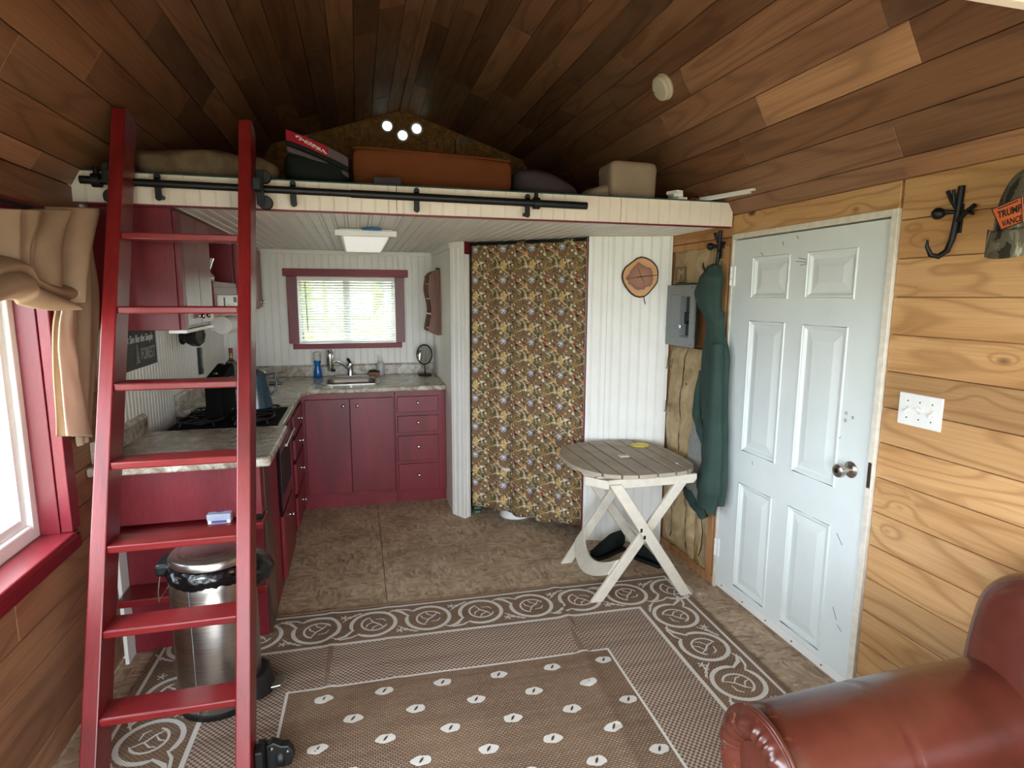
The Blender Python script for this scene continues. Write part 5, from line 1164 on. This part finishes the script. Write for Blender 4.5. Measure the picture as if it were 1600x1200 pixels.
def twig_hook(base, label, hang=1.0):
    t = thing('twig_hook', base, label, 'hook', 'black twig hooks'); B = Vector(base)
    def P(x, y, z): return B + Vector((-x, -y, z))
    MB().tube([P(.012, .004, .115), P(.012, .002, .06), P(.012, -.002, 0), P(.014, -.008, -.05), P(.022, -.014, -.085), P(.045, -.022, -.103), P(.068, -.030, -.098), P(.080, -.036, -.07), P(.080, -.036, -.05)], [.010, .0095, .010, .009, .009, .009, .008, .006, .003], 10).build('stem', M['black'], t, smooth=60)
    MB().tube([P(.012, .0, .005), P(.018, .03, .03), P(.024, .062, .048)], [.008, .007, .007], 8).tube([P(.02, .036, .032), P(.026, .062, .022)], .005, 8).build('right_twig', M['black'], t, smooth=60)
    MB().tube([P(.012, -.002, .045), P(.02, -.02, .075), P(.024, -.032, .105)], [.008, .006, .006], 8).tube([P(.016, -.010, .06), P(.03, -.008, .105)], .005, 8).build('left_twig', M['black'], t, smooth=60)
    MB().tube([P(.012, -.002, .035), P(.03, -.028, .040)], .006, 8).lathe([(0, -.022), (.012, -.018), (.019, -.004), (.019, .006), (.012, .016), (0, .019)], P(.034, -.048, .036), (0, 1, .1), 16).build('acorn', M['black'], t, smooth=50)
    MB().box(B.x-.006, B.x, B.y-.012, B.y+.012, B.z-.03, B.z+.06).build('plate', M['black'], t, bevel=.002)
    return t
twig_hook((XR, 1.512, 1.835), 'black twig shaped hook with acorn on the cedar wall'); twig_hook((XR+.0, 2.80, 1.83), 'black twig shaped hook carrying the green coat')
# coat
ct = thing('coat', (1.80, 2.83, .45), 'dark green hooded coat hanging on the hook beside the door', 'coat')
def loft(name, secs, mat, n=40, folds=.10, nf=7, seed=0, rows_=60, inter=True):
    """secs: (z, yc, xc, half y, half x) from the top down"""
    def at(v):
        z = secs[0][0]+(secs[-1][0]-secs[0][0])*v
        for i in range(len(secs)-1):
            a, b = secs[i], secs[i+1]
            if a[0] >= z >= b[0]:
                t = (a[0]-z)/max(1e-6, a[0]-b[0]); t = t*t*(3-2*t); return (z,)+tuple(a[k]+(b[k]-a[k])*t for k in range(1, 5))
        return secs[-1]
    def fn(u, v):
        z, yc, xc, hy, hx = at(v); t = u*2*math.pi
        f = 1 + folds*math.sin(nf*t+seed+1.2*noise.noise(Vector((z*3, seed, 0))))*min(1, v*4) + .08*noise.noise(Vector((math.cos(t)*2+seed, math.sin(t)*2, z*4)))
        return (min(xc+hx*math.cos(t)*f, XR-.004), yc+hy*math.sin(t)*f, z+.012*math.sin(t*2+seed)*(v > .97))
    return MB().grid(fn, n, rows_, cu=True).build(name, mat, ct, smooth=80)
loft('body', [(1.52, 2.735, 1.822, .050, .040), (1.45, 2.735, 1.822, .060, .042), (1.28, 2.712, 1.818, .098, .046), (1.05, 2.70, 1.818, .095, .046), (.85, 2.665, 1.815, .078, .046), (.62, 2.655, 1.812, .088, .046), (.52, 2.655, 1.812, .080, .044)], M['coat'], folds=.10, nf=6, seed=2)
loft('hood', [(1.772, 2.765, 1.82, .014, .012), (1.755, 2.765, 1.815, .045, .035), (1.69, 2.775, 1.805, .085, .050), (1.62, 2.790, 1.800, .098, .054), (1.56, 2.770, 1.802, .080, .050), (1.49, 2.738, 1.81, .055, .044), (1.44, 2.735, 1.815, .035, .030)], M['coat'], folds=.04, nf=3, seed=5, rows_=40)
loft('lining', [(1.36, 2.805, 1.840, .012, .012), (1.15, 2.815, 1.838, .040, .016), (.97, 2.80, 1.835, .080, .020), (.75, 2.825, 1.832, .120, .022), (.55, 2.835, 1.830, .138, .024), (.45, 2.79, 1.828, .11, .024)], M['lining'], folds=.08, nf=5, seed=9)
loft('front_edge', [(1.20, 2.815, 1.815, .018, .024), (1.05, 2.840, 1.812, .022, .026), (.95, 2.836, 1.808, .030, .028), (.88, 2.775, 1.802, .035, .030), (.80, 2.715, 1.80, .030, .030), (.60, 2.69, 1.80, .03, .03)], M['coat'], folds=.08, nf=3, seed=1)
loft('hem_flap', [(.505, 2.905, 1.818, .060, .024), (.465, 2.86, 1.815, .075, .026), (.425, 2.79, 1.812, .070, .028), (.400, 2.74, 1.812, .045, .026)], M['coat'], folds=.06, nf=5, seed=4, rows_=14)
loft('sleeve', [(1.36, 2.655, 1.79, .030, .030), (1.0, 2.635, 1.782, .048, .034), (.75, 2.635, 1.778, .070, .038), (.60, 2.648, 1.776, .086, .042), (.57, 2.648, 1.776, .088, .042), (.555, 2.648, 1.776, .076, .036), (.47, 2.658, 1.776, .072, .034)], M['coat'], folds=.06, nf=4, seed=7)
for z in (1.12,): MB().lathe([(.007, 0), (.006, .004), (0, .004)], (1.752, 2.87, z), (-1, .2, 0), 12).build('snap', M['black'], ct)

# ============================================================ RIGHT WALL: SWITCH, CAP
sw = thing('light_switch', (XR, 1.574, 1.211), 'white triple toggle switch plate on the cedar wall', 'switch')
MB().box(XR-.006, XR-.0002, 1.492, 1.656, 1.154, 1.268).build('plate', M['white_vinyl'], sw, bevel=.003)
for y, up in ((1.620, -1), (1.574, 1), (1.528, -1)):
    MB().box(XR-.0066, XR-.0058, y-.006, y+.006, 1.199, 1.223).build('slot', M['casing'], sw)
    MB().obox((XR-.013, y, 1.211+up*.005), ((-1, 0, up*.55), (0, 1, 0), (up*.55, 0, 1)), (.010, .0045, .0045)).build('toggle', M['white_vinyl'], sw, bevel=.001)
    for dz in (-.030, .030): MB().lathe([(.003, 0), (.0025, .0012), (0, .0012)], (XR-.006, y, 1.211+dz), (-1, 0, 0), 8).build('screw', M['nickel'], sw)
cp = thing('baseball_cap', (XR-.08, 1.31, 1.83), 'camouflage cap with an orange patch hanging at the right edge', 'cap')
cpc = Vector((XR-.085, 1.225, 1.785))
def crown(u, v):
    a = u*2*math.pi; b = v*math.pi/2
    r = .092*math.cos(b)**.75*(1+.04*math.sin(a*3)); return (cpc.x+.92*r*math.cos(a), cpc.y+r*math.sin(a)+.010*v, cpc.z+.175*math.sin(b)+.006*math.sin(a*2))
MB().grid(crown, 40, 16, cu=True).build('crown', M['cap'], cp, smooth=70, solid=.003)
MB().grid(lambda u, v: (cpc.x-.092-.012*v+.03*(2*u-1)**2, cpc.y+.012+.070*(2*u-1)*(1-.12*v), cpc.z-.005-.075*v+.010*(2*u-1)**2), 24, 10).build('brim', M['cap'], cp, smooth=70, solid=.004)
pu2 = Vector((-.35, -1, .12)).normalized(); pv2 = Vector((-.12, .08, 1)).normalized(); pn2 = pu2.cross(pv2).normalized(); pn2 = pn2 if pn2.x < 0 else -pn2
po = Vector((cpc.x-.092, cpc.y+.020, cpc.z+.034))
pch = MB().prism([(-.042, .028), (.062, .034), (.062, -.030), (-.012, -.034)], -.001, .002, lambda a, c, h: po+pu2*a+pv2*c+pn2*h).build('patch', M['patch_orange'], cp)
MB().tube([po+pu2*a+pv2*c+pn2*.0024 for a, c in ((-.042, .028), (.062, .034), (.062, -.030), (-.012, -.034))], .0016, 5, closed=True).build('patch_border', M['black'], pch)
text_part('patch_text', 'TRUMP', .026, M['black'], pch, po+pu2*.020+pv2*.006+pn2*.0026, pu2, pv2, .0002, bold=.0006); text_part('patch_text', 'VANCE', .022, M['black'], pch, po+pu2*.028-pv2*.020+pn2*.0026, pu2, pv2, .0002, bold=.0004)
MB().bar(po-pu2*.02+pv2*.024+pn2*.0024, po+pu2*.05+pv2*.027+pn2*.0024, .003, .0006, up=pn2).build('patch_line', M['black'], pch)

# ============================================================ BIN
tr = thing('pedal_bin', (-.575, 2.36, 0), 'brushed steel pedal bin with a black liner behind the ladder', 'trash can')
TC = Vector((-.575, 2.365, .009))
MB().lathe([(.150, 0), (.153, .004), (.153, .022), (.148, .024), (0, .024)], TC, (0, 0, 1), 48, sx=1.0, sy=1.0).build('base_ring', M['black_plastic'], tr, smooth=40)
MB().lathe([(.149, .024), (.150, .03), (.152, .575), (.150, .578), (.146, .578), (.145, .4)], TC, (0, 0, 1), 64).build('barrel', M['steel'], tr, smooth=40)
MB().tube([TC+Vector((.0+.1515*math.cos(R(-110)), .1515*math.sin(R(-110)), .03)), TC+Vector((.1525*math.cos(R(-110)), .1525*math.sin(R(-110)), .57))], .0012, 6).build('barrel_seam', M['galv'], tr)
def bagfn(u, v):
    a = u*2*math.pi; w = noise.noise(Vector((math.cos(a)*5, math.sin(a)*5, v*3))); dr_ = .055+.030*noise.noise(Vector((math.cos(a)*1.5+3, math.sin(a)*1.5, 0))) + (.075*max(0, math.cos(a-.25)-.55)*2)
    r = .146+.014*math.sin(v*math.pi)+.012*w*math.sin(v*math.pi)+.005*noise.noise(Vector((math.cos(a)*17, math.sin(a)*17, v*6))) + (.060*max(0, math.cos(a-.25)-.4)*1.6)*math.sin(v*math.pi)**.7; z = .588-dr_*v*1.35+.006*w
    return TC + Vector((r*math.cos(a), r*math.sin(a), z))
MB().grid(bagfn, 90, 10, cu=True).build('liner', M['bin_bag'], tr, smooth=80)
ld = MB().lathe([(.150, .592), (.153, .596), (.153, .610), (.146, .622), (.10, .630), (0, .632)], TC+Vector((.004, 0, 0)), (0, 0, 1), 56).build('lid', M['steel'], tr, smooth=35)
MB().box(TC.x-.185, TC.x-.128, TC.y-.06, TC.y+.06, .560, .612).build('hinge_block', M['black_plastic'], tr, bevel=.015, seg=3)
MB().tube([TC+Vector((-.168, -.05, .56)), TC+Vector((-.176, -.06, .50)), TC+Vector((-.176, -.06, .46))], .003, 6).tube([TC+Vector((-.168, .05, .56)), TC+Vector((-.176, .05, .50)), TC+Vector((-.176, .06, .46)), TC+Vector((-.176, -.06, .46))], .003, 6).build('bail', M['nickel'], tr)
MB().prism([(.10, -.09), (.155, -.085), (.195, -.05), (.205, 0), (.195, .05), (.155, .085), (.10, .09)], .012, .10, lambda a, c, h: TC+Vector((a-(h-.012)*.25, c, h))).build('pedal_housing', M['black_plastic'], tr, bevel=.01, seg=3)
MB().prism([(.17, -.05), (.225, -.04), (.245, 0), (.225, .04), (.17, .05)], .026, .036, lambda a, c, h: TC+Vector((a, c, h))).build('pedal', M['steel'], tr, bevel=.003)
# deck of cards on the upper step ledge
dk = thing('card_box', (-.60, 2.70, .618), 'small pale blue card box with a violet mark on the step ledge', 'box')
MB().box(-.655, -.565, 2.665, 2.735, .6185, .636).build('tray', M['paper'], dk, bevel=.001); MB().box(-.658, -.562, 2.661, 2.739, .6365, .662).build('lid', M['card_blue'], dk, bevel=.003)
MB().lathe([(.018, 0), (0, .0006)], (-.61, 2.70, .6622), (0, 0, 1), 8, sy=.7).build('mark', M['purple'], dk); MB().box(-.64, -.58, 2.6642, 2.665, .6215, .6335).build('print', M['purple'], dk)
o = MB().lathe([(.03, 0), (.032, .01), (.026, .018), (0, .018)], (-.470, 2.70, .6185), (0, 0, 1), 18).build('black_cap', M['black_plastic'], smooth=40); tag(o, 'small black lid on the step ledge right of the ladder', 'lid')

# ============================================================ WINDOW SWAG CURTAIN
wcu = thing('window_curtain', (XL+.06, 2.4, 1.1), 'tan satin curtain looped into a swag over the side window', 'curtain')
def cf(name, fn, nu, nv, mat=None): return MB().grid(fn, nu, nv).build(name, mat or M['tan_curtain'], wcu, smooth=80, solid=.003)
def cr(pts, t):                    # smooth interpolation along a list of (y, z)
    n = len(pts)-1; f = min(max(t, 0), 1)*n; i = min(int(f), n-1); f -= i
    p = [Vector(pts[max(0, min(n, i+k))]) for k in (-1, 0, 1, 2)]
    return .5*((2*p[1]) + (p[2]-p[0])*f + (2*p[0]-5*p[1]+4*p[2]-p[3])*f*f + (3*p[1]-p[0]-3*p[2]+p[3])*f**3)
def fold(name, left, right, x, bulge, rip=.004, nr=3, seed=0, mat=None, tuck=.012, nu=26, nv=36):
    def fn(u, v):
        a, b = cr(left, v), cr(right, v); q = a.lerp(b, u)
        h = bulge*math.sin(math.pi*u)**.7 - tuck*(1-math.sin(math.pi*u)) + rip*math.sin(nr*math.pi*2*u+seed+2*v) + .004*noise.noise(Vector((u*3+seed, v*5, 0)))
        return (x+h, q.x, q.y)
    return cf(name, fn, nu, nv, mat)
CX = -.995
fold('gathered_fold', [(1.0, 1.86), (1.0, 1.80), (1.0, 1.74), (1.0, 1.68)], [(2.06, 1.835), (2.045, 1.778), (2.035, 1.724), (2.025, 1.660)], CX-.005, .02, .014, 12, 1, nu=120)
fold('gathered_fold', [(2.040, 1.838), (2.030, 1.778), (2.02, 1.724), (2.01, 1.650)], [(2.135, 1.850), (2.122, 1.795), (2.117, 1.735), (2.121, 1.650)], CX+.004, .040, .005, 2, 2, tuck=.025)
fold('gathered_fold', [(2.120, 1.850), (2.109, 1.795), (2.100, 1.739), (2.10, 1.650)], [(2.310, 1.862), (2.285, 1.832), (2.21, 1.775), (2.15, 1.690)], CX+.004, .038, .008, 2, 3, tuck=.025)
fold('swag_panel', [(2.285, 1.870), (2.218, 1.813), (2.160, 1.763), (2.130, 1.703), (2.112, 1.635)], [(2.430, 1.890), (2.392, 1.835), (2.368, 1.758), (2.356, 1.683), (2.350, 1.612)], CX+.006, .060, .005, 1, 4, tuck=.022)
fold('swag_panel', [(2.400, 1.893), (2.372, 1.834), (2.346, 1.758), (2.338, 1.662), (2.348, 1.572)], [(2.625, 1.922), (2.600, 1.859), (2.525, 1.771), (2.436, 1.665), (2.360, 1.570)], CX+.012, .078, .006, 1, 5, tuck=.030)
fold('sling_band', [(1.0, 1.69), (1.60, 1.655), (2.005, 1.709), (2.105, 1.660), (2.215, 1.640), (2.350, 1.635)], [(1.0, 1.60), (1.60, 1.575), (2.005, 1.645), (2.100, 1.612), (2.205, 1.584), (2.345, 1.570)], CX+.034, .040, .004, 1, 6, nv=60, tuck=.03)
fold('sling_band', [(1.0, 1.64), (1.60, 1.60), (2.010, 1.672), (2.076, 1.645), (2.160, 1.618), (2.275, 1.590), (2.325, 1.553)], [(1.0, 1.53), (1.60, 1.52), (1.996, 1.582), (2.074, 1.568), (2.161, 1.555), (2.258, 1.547), (2.330, 1.545)], CX+.046, .042, .004, 1, 7, nv=60, tuck=.03)
fold('tail', [(2.58, 1.885), (2.481, 1.666), (2.405, 1.576), (2.350, 1.423), (2.342, 1.268), (2.334, 1.108)], [(2.690, 1.905), (2.712, 1.773), (2.734, 1.649), (2.692, 1.446), (2.610, 1.251), (2.524, 1.059)], CX-.014, .012, .017, 3, 8, nu=50, nv=50)
fold('tail_lining', [(2.400, 1.590), (2.327, 1.469), (2.315, 1.294), (2.310, 1.113)], [(2.425, 1.590), (2.430, 1.440), (2.450, 1.275), (2.505, 1.062)], CX+.012, .010, .003, 1, 9, M['tan_lining'], tuck=.004)
fold('tail_inner', [(2.50, 1.25), (2.50, 1.15), (2.50, 1.03)], [(2.66, 1.25), (2.64, 1.15), (2.60, 1.03)], XL+.012, .008, .003, 2, 10, M['tan_lining'], tuck=.002)
MB().lathe([(.013, 0), (.016, .006), (.013, .014), (.006, .018), (0, .018)], (-.945, 2.50, 1.868), (1, -.5, 0), 16).build('knob_button', M['tan_curtain'], wcu, smooth=50)
MB().tube([(XL+.030, .95, 1.86), (XL+.030, 2.60, 1.88)], .008, 10).build('rod', M['black'], wcu)

# ============================================================ SOFA
so = thing('leather_sofa', (1.35, .35, 0), 'brown leather rolled arm sofa at the lower right', 'sofa')
AX0, AX1, AY, AZ, AR = .905, 1.66, 1.065, .470, .140
def arm_sec(t, yc):   # cross-section of the rolled arm, outside roll
    return None
def build_arm(yc, s):
    # roll: sweeping a fat circle that droops outward, plus the upright panel under it
    def fn(u, v):
        a = u*2*math.pi; x = AX0+(AX1-AX0)*v; bul = 1+.035*math.sin(math.pi*min(1, v*1.0))
        if v < .04: bul *= .94+.06*(v/.04)
        z = AZ+AR*bul*math.sin(a)+.015*v; y = yc+AR*1.05*bul*math.cos(a)
        if math.sin(a) < 0: z = AZ+AR*bul*math.sin(a)*1.25
        seam = .006*math.exp(-((v-.42)/.008)**2); return (x, y-(y-yc)*seam*6, z-(z-AZ)*seam*6)
    MB().grid(fn, 48, 60, cu=True).build('arm_roll', M['leather'], so, smooth=70)
    MB().box(AX0+.015, AX1, yc-.105, yc+.105, .09, AZ-.05).build('arm_panel', M['leather'], so, bevel=.03, seg=3)
    # pleated scroll front
    def out(a, k):   # outline of the front: round on top, drawn down to a straight stem
        y = AR*1.02*k*math.cos(a); z = AZ+AR*k*math.sin(a)
        if math.sin(a) < 0: z = AZ+AR*k*math.sin(a)*2.45; y = AR*k*math.cos(a)*(1-.28*abs(math.sin(a)))
        return y, z
    def front(u, v):
        a = u*2*math.pi; k = 1-.52*v; y, z = out(a, k); pl = .0022*math.sin(a*23+2.2*math.sin(a*3)+1.3*math.sin(a*7))*math.sin(v*math.pi)**.6*(1 if math.sin(a) > -.75 else .4)
        return (AX0-.010-.028*math.sin(v*math.pi)**.8 - pl, yc+y, z)
    MB().grid(front, 200, 10, cu=True).build('pleated_rim', M['leather'], so, smooth=80)
    def inner(u, v):
        a = u*2*math.pi; k = .48*(1-v); y, z = out(a, max(k, .001)); return (AX0-.012-.012*math.sin((1-k/.48)*math.pi/2), yc+y, z-.02*v)
    MB().grid(inner, 60, 8, cu=True).build('front_inset', M['leather'], so, smooth=80)
    for rr_, kk in ((.0065, 1.015), (.0045, .985)):
        MB().tube([(AX0-.004-(.006 if kk < 1 else 0), yc+out(k*math.pi/40, kk)[0], out(k*math.pi/40, kk)[1]) for k in range(80)], rr_, 8, closed=True).build('piping', M['leather'], so, smooth=60)
build_arm(AY, 1); build_arm(-.62, -1)
MB().box(.97, 1.80, -.50, .95, .09, .30).build('seat_base', M['leather'], so, bevel=.02)
for a, b in ((-.495, .222), (.228, .945)): pillow('seat_cushion', (1.26, (a+b)/2, .375), (.335, (b-a)/2, .085), M['leather'], so, ex=.25, ez=.35, amp=.006, freq=4, seed=a)
def backc(y0, y1, seed):
    yc = (y0+y1)/2; hy = (y1-y0)/2
    def sp(a, e): return math.copysign(abs(a)**e, a)
    def fn(u, v):
        a = u*2*math.pi; b = (v-.5)*math.pi; y = sp(math.cos(b), .55)*sp(math.cos(a), .45)*hy; x = sp(math.cos(b), .55)*sp(math.sin(a), .6)*.135; z = sp(math.sin(b), .62)*.265
        p = Vector((1.715+x*.9+.06*(z+.1), yc+y, .650+z)); w = .014*noise.noise(Vector((p.y*6+seed, p.z*6, p.x*3)))
        p.x -= w; return (min(p.x, XR-.004), p.y, p.z)
    MB().grid(fn, 60, 36, cu=True).build('back_cushion', M['leather'], so, smooth=80)
backc(.25, 1.185, 1.0); backc(-.72, .245, 3.0)
MB().box(1.70, XR-.012, -.68, 1.13, .09, .62).build('back_frame', M['leather'], so, bevel=.03, seg=3)
for x, y in ((1.0, 1.03), (1.78, 1.03), (1.0, -.6), (1.78, -.6)): MB().lathe([(.025, 0), (.035, .09), (0, .09)], (x, y, 0), (0, 0, 1), 14).build('foot', M['bark'], so)

# ============================================================ TREES BEHIND THE SHED, added to block sky so the blind slats show
def foliage(hexa, hexb, name):
    s = Mat(name, .9, spec=.1); a = s.noise(s.co(), 5, 6, .75); s.color(s.ramp(a.outputs[0], [(.35, lin(hexa)), (.65, lin(hexb))])); return s.m
FOL = (foliage('#686e46', '#979c70', 'yellow_green_leaves'), foliage('#707668', '#9aa192', 'grey_green_leaves'))
for i, (x, y, h, w, k, lab) in enumerate(((-4.6, 10.8, 8.6, 1.9, 0, 'added leafy tree outside, far left beyond the kitchen window'), (-1.5, 7.7, 7.2, 1.75, 0, 'added yellow green tree screening sky from the left half of the kitchen window'), (1.2, 10.9, 9.4, 2.1, 1, 'added grey green tree screening sky from the right half of the kitchen window'), (4.3, 7.8, 7.0, 1.9, 1, 'added leafy tree outside, far right beyond the kitchen window'))):
    t = thing('tree', (x, y, -.6), lab, 'tree', 'added trees behind the shed')
    MB().tube([(x, y, -.6), (x+.05, y, .4), (x-.03, y, 1.5)], [.16, .13, .10], 10).build('trunk', M['bark'], t, smooth=60)
    def fn(u, v, x=x, y=y, h=h, w=w, i=i):
        a = u*2*math.pi; z = -.35+(h+.35)*v; r = w*(math.sin(math.pi*(.06+.94*v)**.6)**.55)*(1 if v < 1 else 0)
        p = Vector((math.cos(a)*r, math.sin(a)*r*.7, z)); q = 1+.20*noise.noise(p*1.3+Vector((i*5, 0, 0)))+.13*noise.noise(p*4)
        return (x+p.x*q, y+p.y*q, p.z)
    MB().grid(fn, 60, 50, cu=True).build('crown', FOL[k], t, smooth=50)
